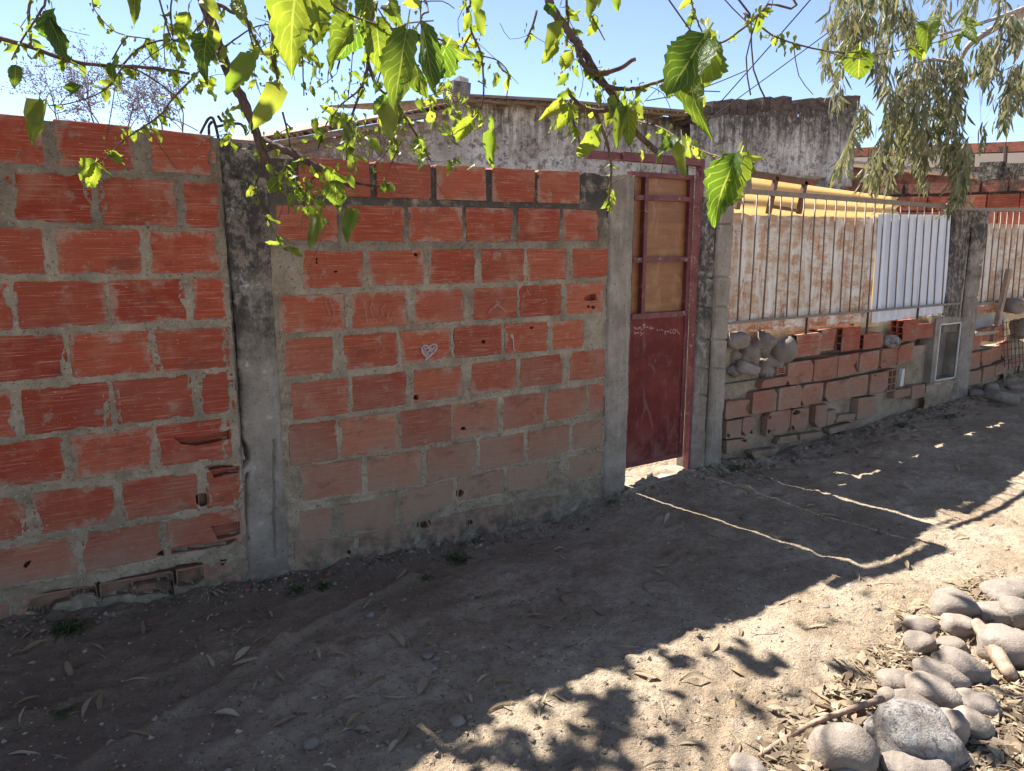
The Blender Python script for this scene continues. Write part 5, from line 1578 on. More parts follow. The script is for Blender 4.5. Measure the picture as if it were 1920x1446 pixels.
def leaf_bundle(name, items, parent, mat, meshes, kind='stuff'):
    g = Geo()
    for b, t, roll in items:
        me = rnd.choice(meshes)
        ax = t - b
        L = ax.length
        n = Vector((rnd.gauss(0, 1), rnd.gauss(0, 1), rnd.gauss(0, 1) + .4)).normalized()
        Mx = Matrix.Translation(b) @ (Matrix.Rotation(roll, 3, ax.normalized()) @ frame_from(ax, n)).to_4x4() @ Matrix.Diagonal((L, L, L, 1))
        g.add([Mx @ v.co for v in me.vertices], [tuple(p.vertices) for p in me.polygons])
    o = g.to(name, parent, MAT[mat], True)
    if kind:
        o['kind'] = kind
    return o
if rest:
    leaf_bundle('foliage', rest, tree, 'young', YOUNG)
for q in spots[:420]:
    for _ in range(2):
        p = at(q.x + rnd.gauss(0, 9), q.y + rnd.gauss(0, 9), q.z + rnd.uniform(-.03, .03))
        r = rnd.uniform(.0022, .005)
        a = Vector((rnd.gauss(0, 1), rnd.gauss(0, 1), rnd.gauss(0, 1))).normalized() * r
        c = Vector((0, 0, -rnd.uniform(.006, .014)))
        b = a.cross(Vector((.3, .5, .8))).normalized() * r
        buds.add([p + a, p + b, p - a, p - b, p + c, p - c * .4], [(0, 1, 4), (1, 2, 4), (2, 3, 4), (3, 0, 4), (1, 0, 5), (2, 1, 5), (3, 2, 5), (0, 3, 5)])
buds.to('blossom', tree, MAT['young'])['kind'] = 'stuff'
# hair-thin twigs between the branches
g = Geo()
for q in spots[:150]:
    p = at(q.x, q.y, q.z)
    e = p + Vector((rnd.gauss(0, .06), rnd.gauss(0, .05), rnd.uniform(-.16, .05)))
    g.tube(spline([p, p.lerp(e, .5) + Vector((rnd.gauss(0, .012), 0, rnd.gauss(0, .012))), e], 2), rnd.uniform(.0009, .0017), 4, False)
g.to('twig', tree, MAT['bark'])['kind'] = 'stuff'
# the crown above: it is what breaks the sunlight on the path
crown = []
limbs = Geo()
SHADE = [(1190, 1268, .022, 3), (1185, 1300, .025, 4), (1172, 1330, .03, 6), (1165, 1362, .03, 7), (1150, 1392, .035, 8), (1120, 1415, .035, 8), (1090, 1440, .04, 9), (1130, 1446, .04, 7), (1150, 1335, .02, 2),
         (1085, 1318, .022, 3), (1050, 1302, .018, 2), (1110, 1336, .02, 3), (905, 1416, .022, 4), (945, 1426, .022, 4), (985, 1395, .018, 2), (1000, 1412, .018, 2), (1035, 1350, .014, 1), (930, 1388, .012, 1),
         (1262, 1244, .014, 2), (1305, 1250, .016, 2), (1350, 1238, .016, 2), (1400, 1228, .022, 3), (1440, 1240, .02, 3), (1480, 1252, .016, 1), (1425, 1345, .022, 2), (1290, 1316, .014, 1), (1500, 1312, .02, 2), (1545, 1168, .02, 2), (1520, 1184, .02, 1),
         (1650, 1140, .02, 1), (1610, 1270, .04, 3), (1600, 1395, .05, 4), (1690, 1370, .05, 4), (1790, 1262, .03, 3), (1740, 1268, .03, 2), (1730, 1200, .02, 2), (1880, 1185, .04, 3), (1760, 1310, .04, 3), (1200, 1402, .03, 3), (1260, 1385, .02, 1), (1330, 1420, .02, 1),
         (1090, 1500, .09, 12), (980, 1520, .09, 9), (1900, 1340, .07, 5), (1850, 1410, .07, 6)]
hub0 = FORK + Vector((.1, .2, .1))
for x, y, s, n in SHADE:
    p = on_ground(x, y)
    t = rnd.uniform(3.9, 4.5)
    c = p + SUN_DIR * t
    for _ in range(n):
        b = c + Vector((rnd.gauss(0, s), rnd.gauss(0, s), rnd.gauss(0, s)))
        ax = Vector((rnd.gauss(0, .6), rnd.gauss(0, .6), -rnd.uniform(.1, 1))).normalized() * rnd.uniform(.08, .13)
        crown.append((b, b + ax, rnd.uniform(-3, 3)))
    k = hub0.lerp(c, .55) + Vector((0, 0, .35))
    pts = spline([hub0.lerp(c, .12), k, c], 4)
    limbs.tube(pts, taper(len(pts), .009, .003), 5, False)
leaf_bundle('crown', crown, tree, 'leaf', LEAF)
limbs.to('crown_branch', tree, MAT['bark'], True)['kind'] = 'stuff'

# ------------------------------------------------------------------ eucalyptus on the right
ET = Vector((8.6, -3.1, 0))
euc = thing('eucalyptus_tree', 'eucalyptus tree drooping long strands of narrow grey green leaves on the right', 'tree', tuple(ET))
Geo().tube(spline([ET, ET + Vector((-.05, .1, 1.6)), ET + Vector((-.2, .3, 3.2)), ET + Vector((-.1, .5, 5.0))], 4), taper(13, .26, .15), 12).to('trunk', euc, MAT['euc_bark'], True)
fork = ET + Vector((-.15, .4, 4.3))
def sickle(name, L, W, bend, seed):
    V, F = [], []
    for i in range(6):
        u = i / 5
        w = W * math.sin(math.pi * min(max(u * .93 + .03, 0), 1)) ** .8
        cx = bend * u * u
        z = .18 * u * (1 - u)
        V += [(cx - w / 2, u * L, z), (cx + w / 2, u * L, z + .04 * W)]
    F = [(2 * i, 2 * i + 1, 2 * i + 3, 2 * i + 2) for i in range(5)]
    me = mesh(name, V, F, True)
    me.materials.append(MAT['euc'])
    return me
SICK = [sickle('eucalyptus_leaf', 1, .15, .16, 1), sickle('eucalyptus_leaf', 1, .19, -.12, 2), sickle('eucalyptus_leaf', 1, .13, .25, 3)]
STR = [  # hanging strands in the photograph: top x, y, bottom x, y, spread px, leaves
    (1590, -30, 1560, 60, 22, 60), (1600, -30, 1590, 100, 22, 90), (1585, 40, 1566, 190, 14, 60), (1625, -40, 1625, 60, 22, 90), (1660, -40, 1680, 50, 26, 100), (1610, 20, 1605, 110, 20, 80), (1560, 60, 1546, 130, 10, 22),
    (1662, 40, 1664, 190, 12, 80), (1700, -30, 1712, 60, 14, 50), (1690, 10, 1712, 90, 10, 40), (1700, 115, 1690, 250, 22, 130), (1730, 110, 1722, 280, 24, 190), (1760, 110, 1762, 260, 22, 150), (1675, 170, 1668, 262, 16, 80), (1790, 100, 1796, 210, 16, 80),
    (1715, 240, 1734, 345, 10, 80), (1730, 230, 1730, 300, 20, 70), (1700, 230, 1690, 282, 20, 60), (1780, 180, 1806, 300, 14, 70), (1790, 262, 1800, 372, 16, 120), (1812, 260, 1806, 350, 12, 70), (1800, 350, 1782, 388, 10, 24), (1775, 250, 1770, 300, 9, 30),
    (1652, 262, 1636, 350, 12, 60), (1662, 270, 1666, 346, 10, 40), (1640, 280, 1618, 340, 7, 20), (1690, 280, 1682, 330, 8, 18), (1850, 70, 1840, 142, 18, 60), (1870, 60, 1862, 140, 16, 50), (1900, 120, 1884, 230, 14, 80), (1925, 110, 1905, 200, 16, 70), (1890, 20, 1900, 90, 22, 60), (1930, 0, 1925, 80, 20, 50),
    (1610, 190, 1602, 250, 6, 14), (1604, 250, 1566, 322, 10, 34), (1600, 240, 1588, 320, 8, 24), (1566, 180, 1572, 216, 6, 10), (1618, 196, 1628, 240, 10, 34), (1750, -40, 1770, 30, 22, 40), (1830, -40, 1816, 30, 20, 36), (1870, -30, 1880, 20, 16, 20), (1796, 100, 1812, 150, 14, 36),
    (1842, 130, 1842, 240, 3, 6), (1850, 230, 1836, 268, 6, 10), (1858, 150, 1864, 190, 4, 5), (1640, 60, 1650, 160, 10, 26), (1770, 40, 1776, 100, 20, 24), (1720, 60, 1726, 110, 16, 16),
]
def euc_limb(pts, r0, r1):
    s = spline(pts, 4)
    Geo().tube(s, taper(len(s), r0, r1), 6).to('branch', euc, MAT['euc_bark'], True)
E0 = at(1960, 0, 6.2)
euc_limb([fork, fork.lerp(E0, .6) + Vector((0, 0, .2)), E0, at(1880, 44, 6.3), at(1820, 82, 6.4), at(1795, 116, 6.5), at(1750, 112, 6.6), at(1700, 124, 6.6)], .046, .008)
euc_limb([E0, at(1880, 30, 6.2), at(1800, 56, 6.2), at(1740, 70, 6.3)], .02, .006)
T0, T1 = at(1700, -260, 6.6), at(1600, -120, 6.6)
euc_limb([fork + Vector((0, 0, .3)), fork.lerp(T0, .6) + Vector((0, 0, .4)), T0, T1, at(1590, -30, 6.6)], .08, .012)
euc_limb([T0, at(1720, -120, 6.5), at(1740, -40, 6.5)], .03, .01)
euc_limb([fork, at(2010, -40, 6.0), at(1930, 60, 6.2), at(1900, 120, 6.3)], .04, .008)
leaves = []
tw = Geo()
for x0, y0, x1, y1, sp, n in STR:
    dd = rnd.uniform(6.1, 7.0)
    for j in range(max(1, sp // 5)):
        ox = rnd.uniform(-sp, sp) * .8
        a, b = at(x0 + ox * .6, y0, dd + rnd.uniform(-.12, .12)), at(x1 + ox, y1, dd + rnd.uniform(-.12, .12))
        tw.tube(spline([a, a.lerp(b, .4) + Vector((rnd.gauss(0, .02), rnd.gauss(0, .02), .02)), b], 3), .0022, 4, False)
    for _ in range(int(n * 1.8)):
        v = rnd.random()
        p = at(x0 + (x1 - x0) * v + rnd.gauss(0, sp * .5), y0 + (y1 - y0) * v + rnd.gauss(0, 5), dd + rnd.gauss(0, .12))
        L = rnd.uniform(.085, .15)
        ax = Vector((rnd.gauss(0, .34), rnd.gauss(0, .34), -1)).normalized() * L
        leaves.append((p, p + ax, rnd.uniform(-3.1, 3.1)))
tw.to('twig', euc, MAT['euc_bark'])['kind'] = 'stuff'
leaves.sort(key=lambda q: (q[0] - EYE).length)
for b, t, roll in leaves[:290]:
    put_leaf(rnd.choice(SICK), b, t, roll, euc, rnd.uniform(.9, 1.25))
g = Geo()
for b, t, roll in leaves[290:]:
    me = rnd.choice(SICK)
    ax = t - b
    L = ax.length
    n = Vector((rnd.gauss(0, 1), rnd.gauss(0, 1), rnd.gauss(0, .5))).normalized()
    Mx = Matrix.Translation(b) @ frame_from(ax, n).to_4x4() @ Matrix.Diagonal((L * 1.1, L, L, 1))
    g.add([Mx @ v.co for v in me.vertices], [tuple(p.vertices) for p in me.polygons])
m2 = M('eucalyptus foliage', .5, .35)
r = m2.n('ShaderNodeNewGeometry').outputs['Random Per Island']
m2.color(m2.mix(r, (.06, .08, .038), (.27, .25, .165))).translucent(m2.mix(r, (.14, .16, .045), (.38, .32, .12)), .35)
MAT['euc_mass'] = m2.m
g.to('foliage', euc, MAT['euc_mass'], True)['kind'] = 'stuff'

# ------------------------------------------------------------------ bare tree behind the left wall
BT = at(225, 260, 11.5)
bare = thing('bare_tree', 'thin bare grey tree with tiny buds behind the left brick wall', 'tree', (BT.x, BT.y, -.05))
R3 = random.Random(5)
trunk_top = at(215, 262, 11.5) + Vector((0, 0, -.15))
Geo().tube(spline([(BT.x, BT.y, -.05), (BT.x + .05, BT.y, 1.2), trunk_top], 4), taper(9, .10, .07), 8).to('trunk', bare, MAT['bare_bark'], True)
tw, bd = Geo(), Geo()
def grow(p, d, L, r, depth):
    n = 4
    pts = [p]
    for i in range(n):
        d = (d + Vector((R3.gauss(0, .16), R3.gauss(0, .16), R3.gauss(0.02, .12)))).normalized()
        pts.append(pts[-1] + d * L / n)
    if depth <= 1:
        Geo().tube(pts, taper(len(pts), r, r * .6), 5, False).to('branch', bare, MAT['bare_bark'], True)
    else:
        tw.tube(pts, taper(len(pts), r, r * .55), 4, False)
    if depth >= 3:
        for q in pts[1:]:
            for _ in range(2):
                c = q + Vector((R3.gauss(0, .035), R3.gauss(0, .03), R3.gauss(0, .035)))
                s = R3.uniform(.007, .016)
                bd.add([c + Vector((s, 0, 0)), c + Vector((0, s, s)), c + Vector((-s, 0, .3 * s)), c + Vector((0, -s, -s))], [(0, 1, 2), (0, 2, 3), (0, 1, 3), (1, 2, 3)])
    if depth < 4:
        for _ in range(3 if depth < 3 else 2):
            k = R3.randint(1, n)
            nd = (d + Vector((R3.gauss(0, .75), R3.gauss(0, .6), R3.gauss(.05, .4)))).normalized()
            grow(pts[k], nd, L * R3.uniform(.62, .86), r * .62, depth + 1)
        grow(pts[-1], d, L * .75, r * .6, depth + 1)
for px, py, ux in ((190, 262, -.05), (186, 250, -.5), (305, 250, .12), (290, 262, -.2), (340, 262, .45), (120, 262, -.55), (240, 262, .0)):
    s = at(px, py, 11.5 + R3.uniform(-.5, .5))
    e = trunk_top + Vector((0, 0, -.2))
    Geo().tube(spline([e, e.lerp(s, .5) + Vector((0, 0, .03)), s], 3), .028, 5).to('branch', bare, MAT['bare_bark'], True)
    right = Vector((_fy, -_fx, 0))
    grow(s, (right * ux + Vector((0, 0, 1))).normalized(), .50, .013, 1)
tw.to('twig', bare, MAT['bare_bark'])['kind'] = 'stuff'
bd.to('bud', bare, MAT['bare_bark'])['kind'] = 'stuff'
# ------------------------------------------------------------------ stones
def stone_mesh(seed, sx, sy, sz, rough=0.0, sub=3, boxy=None):
    bm = bmesh.new()
    bmesh.ops.create_icosphere(bm, subdivisions=sub, radius=1)
    R = random.Random(seed)
    o = Vector((R.uniform(-9, 9), R.uniform(-9, 9), R.uniform(-9, 9)))
    from mathutils import noise as N
    e = boxy or R.uniform(1.9, 3.4)
    for v in bm.verts:
        n = v.co.normalized()
        k = (abs(n.x) ** e + abs(n.y) ** e + abs(n.z) ** e) ** (-1 / e)
        p = n * k
        p *= 1 + .26 * N.noise(n * 1.1 + o) + .10 * N.noise(n * 2.4 + o) + .02 * N.noise(n * 7 + o)
        if rough:
            p *= 1 + rough * (N.noise(n * 3.5 + o) + .6 * N.noise(n * 8 + o))
        v.co = Vector((p.x * sx, p.y * sy, p.z * sz))
    me = bpy.data.meshes.new('stone')
    bm.to_mesh(me)
    bm.free()
    me.polygons.foreach_set('use_smooth', [True] * len(me.polygons))
    return me

def stone_at(name, x, y, w, h, label, group=None, seed=1, ang=0.0, mat='stone', rough=0.0, lift=0.0, deep=.75, cat='stone', Y=None, boxy=None):
    """a stone whose outline in the photograph is about w by h pixels"""
    if Y is None:
        c = drop_px(x, y + h * .25)[0]
    else:
        c = on_y(x, y, Y)
    dist = (c - EYE).dot(Vector((_fx * _ct, _fy * _ct, -_st)))
    W, H = w / FPX * dist, h / FPX * dist
    sx, sz = W / 2, H / 2 * .88
    o = link(name, stone_mesh(seed, sx, (sx + sz) / 2 * rnd.uniform(.9, 1.15) * deep / .75, sz, rough, 3, boxy), None, MAT[mat])
    o.location = (c + Vector((0, 0, sz * .48 + lift))) if Y is None else c
    o.rotation_euler = (rnd.uniform(-.15, .15), ang, HEAD - math.pi / 2 + rnd.uniform(-.2, .2))
    return tag(o, label, cat, group)
G = 'river stones heaped at the lower right'
PILE = [
    (1891, 1108, 84, 40, -.15, 'long pale river stone at the upper right corner of the stone heap'), (1787, 1134, 74, 52, 0, 'blocky tan stone at the top of the heap, above the small white stone'),
    (1859, 1148, 74, 36, -.05, 'dark brown flat stone right of the blocky tan stone'), (1908, 1150, 70, 58, .2, 'grey sharp edged stone cut by the right side of the frame'),
    (1729, 1172, 64, 32, .12, 'small whitish stone at the upper left of the heap'), (1797, 1174, 62, 46, .1, 'rounded tan stone under the blocky stone'), (1722, 1206, 54, 44, -.3, 'brown angular stone under the small whitish stone'),
    (1776, 1208, 70, 24, -.1, 'flat low brown stone between the angular stone and the dry log'), (1890, 1210, 110, 76, .1, 'big dark smooth boulder behind the dry log'), (1797, 1248, 98, 70, .2, 'smooth egg shaped stone touching the left side of the dry log'),
    (1762, 1266, 100, 58, .25, 'mottled oval stone leaning against the egg shaped stone'), (1679, 1277, 66, 44, .1, 'smooth light stone at the left edge of the heap'), (1751, 1298, 104, 58, .28, 'smooth grey stone in the middle of the heap'),
    (1664, 1307, 44, 38, -.2, 'little round stone at the left edge of the heap'), (1713, 1318, 92, 44, .1, 'pale stone behind the pitted boulder'), (1832, 1316, 86, 42, .1, 'brown oblong stone right of the grey middle stone'),
    (1778, 1362, 60, 82, .3, 'orange tan stone squeezed behind the right side of the pitted boulder'), (1822, 1358, 66, 62, .4, 'dark wedge shaped stone at the right of the heap'),
    (1580, 1404, 120, 100, .1, 'large smooth egg shaped boulder left of the pitted boulder'), (1598, 1446, 72, 40, .2, 'tan stone cut by the bottom edge below the large smooth boulder'), (1716, 1444, 130, 58, .0, 'broad pale stone cut by the bottom edge below the pitted boulder'),
    (1402, 1440, 68, 40, .1, 'dark stone at the bottom edge beside the dry branch'), (1815, 1190, 22, 20, .4, 'small pinkish brick fragment near the top of the dry log'),
]
for k, (x, y, w, h, a, lab) in enumerate(PILE):
    stone_at('river_stone', x, y, w * 1.0, h * 1.04, lab, G, 100 + k, a, deep=.85)
stone_at('pitted_boulder', 1704, 1376, 146, 112, 'large pitted rough boulder in the middle of the stone heap', None, 5, .2, 'rough_stone', .10, cat='boulder')
lp = [drop_px(1826, 1204)[0] + Vector((0, 0, .09)), drop_px(1858, 1240)[0] + Vector((0, 0, .06)), drop_px(1896, 1284)[0] + Vector((0, 0, .03))]
Geo().tube(spline(lp, 5), [.020, .026, .027, .026, .028, .030, .031, .030, .028, .027, .022], 10).solo('dry_log', MAT['dry_wood'], 'short grey brown log lying across the stone heap', 'log', None, True)
bp = [drop_px(x, y)[0] + Vector((0, 0, h)) for x, y, h in ((1424, 1428, .02), (1470, 1396, .02), (1530, 1366, .025), (1590, 1346, .03), (1654, 1334, .05))]
Geo().tube(spline(bp, 4), taper(17, .009, .012), 7).solo('fallen_branch', MAT['dry_wood'], 'reddish dry branch lying left of the stone heap', 'branch', None, True)
RUB = [(1381, 637, 40, 28, .0, 'flat oval stone on top of the rubble beside the block post'), (1402, 666, 34, 42, .5, 'brown split stone in the middle of the rubble beside the block post'), (1376, 670, 30, 28, 0, 'rough grey lump beside the block post'),
       (1428, 644, 34, 40, .3, 'jagged grey stone at the top of the rubble'), (1464, 655, 42, 54, -.2, 'large round grey stone beside the first loose brick'), (1436, 684, 42, 42, .3, 'smooth grey stone at the bottom of the rubble'),
       (1400, 690, 36, 20, .3, 'dark flat stone under the split stone'), (1376, 695, 26, 20, 0, 'small pale broken stone low in the rubble'), (1410, 634, 24, 22, .5, 'small wedge of stone behind the flat oval stone')]
for k, (x, y, w, h, a, lab) in enumerate(RUB):
    stone_at('rubble_stone', x, y, w * 1.14, h * 1.22, lab, 'stones filling the gap beside the block post', 200 + k, a + rnd.uniform(-.3, .3), 'stone', .22 if k % 2 else .08, Y=.03 + .05 * (k % 3), boxy=(6.5, 2.6, 4.5)[k % 3])
stone_at('rubble_lump', 1668, 641, 34, 28, 'grey cement lump between loose bricks under the white sheet', None, 231, .1, 'rough_stone', .1, Y=.03)
stone_at('boulder', 1900, 574, 36, 30, 'pale round boulder on the far low wall beside the wooden stake', None, 232, .1, 'stone', Y=-.05, cat='boulder')
stone_at('boulder', 1916, 616, 34, 42, 'reddish boulder at the right edge of the frame above the netting', None, 233, .2, 'stone', Y=-.05, cat='boulder')
FAR = [(1830, 738, 34, 18, 'dark flat stone lying at the foot of the leaning post'), (1858, 728, 24, 26, 'upright broken stone among the far rubble'), (1877, 739, 20, 16, 'small speckled stone right of the upright broken stone'), (1850, 748, 30, 12, 'low flat stone in front of the far rubble'),
       (1900, 726, 26, 14, 'grey stone at the back of the far rubble'), (1912, 742, 24, 14, 'dark stone behind the broken pipe')]
for k, (x, y, w, h, lab) in enumerate(FAR):
    stone_at('rubble_stone', x, y, w, h, lab, 'stones at the foot of the far wall', 240 + k, .1, 'stone', .04)
pp = [drop_px(1846, 752)[0] + Vector((0, 0, .06)), drop_px(1908, 762)[0] + Vector((0, 0, .06))]
Geo().tube([pp[0], pp[0].lerp(pp[1], .5), pp[1]], .05, 12).solo('cement_pipe', MAT['post_dark'], 'grey broken pipe lying on the ground at the right edge', 'pipe', None, True)
PEB = [(803, 1232, 24, 20, 'dark round pebble, the larger of a pair on the shaded dirt'), (820, 1237, 14, 14, 'small tan pebble beside the dark round pebble'), (878, 1243, 26, 14, 'flat grey pebble right of the pebble pair'), (693, 1156, 16, 12, 'small grey pebble alone on the shaded dirt'),
       (858, 1356, 30, 18, 'dark pebble near the edge of the sunlit patch'), (584, 1398, 30, 30, 'grey angular stone on the dirt near the bottom edge'), (466, 1186, 40, 18, 'buried grey stone near the left column foot'), (1082, 1126, 60, 30, 'wide flat stone sunk in the dirt, centre of the path'),
       (1238, 1102, 60, 26, 'wide flat stone sunk in the dirt, nearer the door'), (895, 1112, 36, 22, 'flat grey stone sunk in the dirt below the weed'), (1652, 1000, 14, 10, 'small white pebble at the edge of the wall shadow'), (1218, 892, 14, 10, 'white pebble in front of the door slab'),
       (1205, 900, 10, 8, 'tiny white pebble left of the one before the door slab'), (1645, 1142, 10, 7, 'tiny white pebble on the sunlit dirt'), (1545, 1136, 18, 8, 'flat pale chip on the sunlit dirt'), (1105, 945, 14, 10, 'pale pebble at the foot of the pale grey column'), (1400, 970, 26, 14, 'flat brown stone in the wall shadow before the low wall'),
       (770, 1036, 12, 10, 'small tan pebble at the foot of the middle wall'), (820, 1022, 14, 12, 'rounded tan pebble at the foot of the middle wall')]
for k, (x, y, w, h, lab) in enumerate(PEB):
    c, _ = drop_px(x, y)
    dist = (c - EYE).length
    W = w / FPX * dist
    flat = 'flat' in lab or 'buried' in lab
    o = link('pebble', stone_mesh(300 + k, W / 2, W / 2.4, W * (.07 if flat else .30), .04, 2), None, MAT['dirt' if 'sunk' in lab or 'buried' in lab else 'stone'])
    o.location = c + Vector((0, 0, W * (.0 if flat else .14)))
    o.rotation_euler = (0, 0, rnd.uniform(0, 3))
    tag(o, lab, 'pebble', 'pebbles on the path')

# ------------------------------------------------------------------ weeds
def weed(x, y, w, label, n=40, mat='weed', tall=.7):
    c, _ = drop_px(x, y)
    r = w / FPX * (c - EYE).length / 2
    root = thing('weed', label, 'weed', tuple(c), 'weeds along the wall foot')
    for part_i in range(3):
        g = Geo()
        for _ in range(n // 3):
            a = rnd.uniform(0, 6.28)
            L = r * rnd.uniform(.6, 1.2)
            d = Vector((math.cos(a), math.sin(a), rnd.uniform(.3, 1.2) * tall)).normalized()
            b = c + Vector((rnd.gauss(0, r * .18), rnd.gauss(0, r * .18), -.004))
            s = Vector((-math.sin(a), math.cos(a), 0)) * r * rnd.uniform(.03, .08)
            m_, e = b + d * L * .55, b + d * L + Vector((0, 0, -L * .3))
            g.add([b - s * .4, b + s * .4, m_ + s, m_ - s, e], [(0, 1, 2, 3), (3, 2, 4)])
        g.to('leaf_tuft', root, MAT[mat])
weed(862, 1050, 56, 'green weed rosette growing on the dirt below the middle wall', 54)
weed(796, 1082, 40, 'dark little weed left of the green rosette', 40, tall=.5)
weed(556, 1108, 46, 'dark tuft at the right foot of the stained column', 45)
weed(606, 1100, 44, 'dark tuft just right of the one at the column foot', 45)
weed(128, 1180, 70, 'dark bushy tuft under the broken base of the left wall', 70)
weed(118, 1330, 50, 'low dark weed on the dirt near the left edge', 36, tall=.35)
weed(392, 1108, 56, 'dry straw tuft hanging at the corner of the left wall', 40, 'dry_leaf', .3)
weed(1432, 842, 40, 'dark tuft at the foot of the low wall near the block post', 40)
weed(1508, 822, 50, 'dark tuft at the foot of the low wall, middle one', 44)
weed(1570, 806, 44, 'dark tuft at the foot of the low wall under the square bricks', 40)
weed(1380, 880, 46, 'sparse tuft beside the block post foot', 36)
weed(1690, 800, 34, 'small tuft before the right part of the low wall', 30)
weed(1780, 782, 34, 'small tuft below the cement niche', 30)
weed(1300, 880, 40, 'straw tuft beside the door slab', 30, 'dry_leaf')
c, _ = drop_px(1148, 943)
g = Geo()
for _ in range(22):
    b = c + Vector((rnd.gauss(0, .025), rnd.gauss(0, .015), .004))
    a = rnd.uniform(0, 6.28)
    g.add([b, b + Vector((math.cos(a), math.sin(a), .6)) * .02, b + Vector((math.cos(a + .9), math.sin(a + .9), .3)) * .022], [(0, 1, 2)])
m3 = M('dull green wrapper', .4, .5)
MAT['scrap'] = m3.color((.02, .09, .05)).m
g.solo('plastic_scrap', MAT['scrap'], 'crumpled green plastic scrap at the foot of the pale grey column', 'litter')

# ------------------------------------------------------------------ fallen leaves
def dry_mesh(name, W, bend, curl, seed):
    V, F = [], []
    R = random.Random(seed)
    tw_ = R.uniform(-.9, .9)
    for i in range(8):
        u = i / 7
        w = W * math.sin(math.pi * min(max(u * .92 + .04, 0), 1)) ** .75
        cx = bend * u * u
        z = curl * math.sin(math.pi * u) + .012 + .03 * R.random()
        ca, sa = math.cos(tw_ * u), math.sin(tw_ * u)
        for s in (-.5, 0, .5):
            V.append((cx + w * s * ca, u - .5, z + w * s * sa + abs(s) * W * .35))
    F = []
    for i in range(7):
        for k in range(2):
            a = i * 3 + k
            F.append((a, a + 1, a + 4, a + 3))
    me = mesh(name, V, F, True)
    me.materials.append(MAT['dry_leaf'])
    return me
DRY = [dry_mesh('dry_leaf', .17, .25, .12, 1), dry_mesh('dry_leaf', .22, -.2, .22, 2), dry_mesh('dry_leaf', .14, .5, .06, 3), dry_mesh('dry_leaf', .30, .1, .18, 4), dry_mesh('dry_leaf', .12, -.45, .15, 5)]
def fallen(x, y, L, ang, label, group):
    c, n = drop_px(x, y)
    o = link('fallen_leaf', rnd.choice(DRY))
    Rz = Matrix.Rotation(ang, 3, 'Z')
    Q = n.to_track_quat('Z', 'Y').to_matrix()
    o.matrix_world = Matrix.Translation(c + n * .002) @ (Q @ Rz).to_4x4() @ Matrix.Diagonal((L * rnd.uniform(.7, 1.1), L, L * rnd.uniform(.3, .9), 1))
    return tag(o, label, 'leaf', group)
LAB1, GR1 = 'curled tan dry leaf lying on the dirt path', 'dry leaves scattered on the dirt path'
spots2 = [(60, 1216), (35, 1230), (150, 1250), (130, 1256), (262, 1272), (155, 1330), (180, 1320), (345, 1308), (425, 1345), (45, 1410), (100, 1428), (265, 1378), (480, 1204), (450, 1226), (460, 1244), (450, 1275), (480, 1285), (520, 1268), (600, 1226), (625, 1232),
          (530, 1360), (560, 1340), (390, 1160), (270, 1182), (488, 1164), (750, 1204), (766, 1212), (690, 1130), (755, 1080), (860, 1122), (930, 1118), (965, 1136), (890, 1142), (1000, 1150), (1005, 1160), (1045, 1162), (1125, 1152), (1075, 1214), (995, 1212), (870, 1070), (930, 1085),
          (920, 1300), (935, 1320), (960, 1326), (790, 1290), (740, 1310), (745, 1338), (680, 1370), (735, 1400), (760, 1380), (615, 1316), (975, 1246), (1170, 1220), (1250, 1040), (1270, 1052), (1050, 1030), (1010, 1016), (1110, 1020), (1450, 900), (1460, 928), (1500, 898), (1540, 930), (1350, 925), (1400, 918),
          (1690, 912), (1730, 910), (1560, 970), (1600, 962), (1480, 1010), (1330, 1000), (1250, 975), (1300, 958), (1500, 870), (1530, 862), (1600, 880), (1640, 860), (1740, 862), (1800, 880), (1850, 830), (1520, 948), (1720, 780), (1680, 820), (1760, 830),
          (1380, 1322), (1300, 1272), (1215, 1272), (1340, 1212), (1530, 1176), (1575, 1250), (1430, 1190), (1470, 1130), (1610, 1080), (1700, 1060), (1800, 1010), (1860, 985), (1660, 1090), (1240, 1330), (1390, 1395), (1290, 1390), (1050, 1310), (1010, 1325), (700, 1278), (660, 1262)]
for x, y in spots2:
    fallen(x + rnd.uniform(-3, 3), y + rnd.uniform(-3, 3), rnd.uniform(.07, .125), rnd.uniform(0, 6.28), LAB1, GR1)
for _ in range(70):
    fallen(rnd.uniform(20, 1900), rnd.uniform(1000, 1440), rnd.uniform(.035, .09), rnd.uniform(0, 6.28), LAB1, GR1)
LAB2, GR2 = 'pale dry leaf in the drift around the river stones', 'dry leaves drifted around the river stones'
for _ in range(165):
    x, y = rnd.uniform(1480, 1919), rnd.uniform(1140, 1445)
    if y < 1446 - (x - 1380) * .78 or rnd.random() < .1:
        continue
    fallen(x, y, rnd.uniform(.06, .12), rnd.uniform(0, 6.28), LAB2, GR2)
for x, y in ((1640, 1236), (1660, 1240), (1690, 1230), (1620, 1240), (1700, 1226), (1600, 1262), (1580, 1280), (1590, 1300), (1620, 1300), (1550, 1320), (1500, 1370), (1480, 1400), (1500, 1420), (1470, 1430), (1700, 1150), (1690, 1160), (1760, 1140), (1830, 1100), (1845, 1106), (1850, 1118), (1820, 1096)):
    for _ in range(3):
        fallen(x + rnd.gauss(0, 9), y + rnd.gauss(0, 7), rnd.uniform(.06, .11), rnd.uniform(0, 6.28), LAB2, GR2)
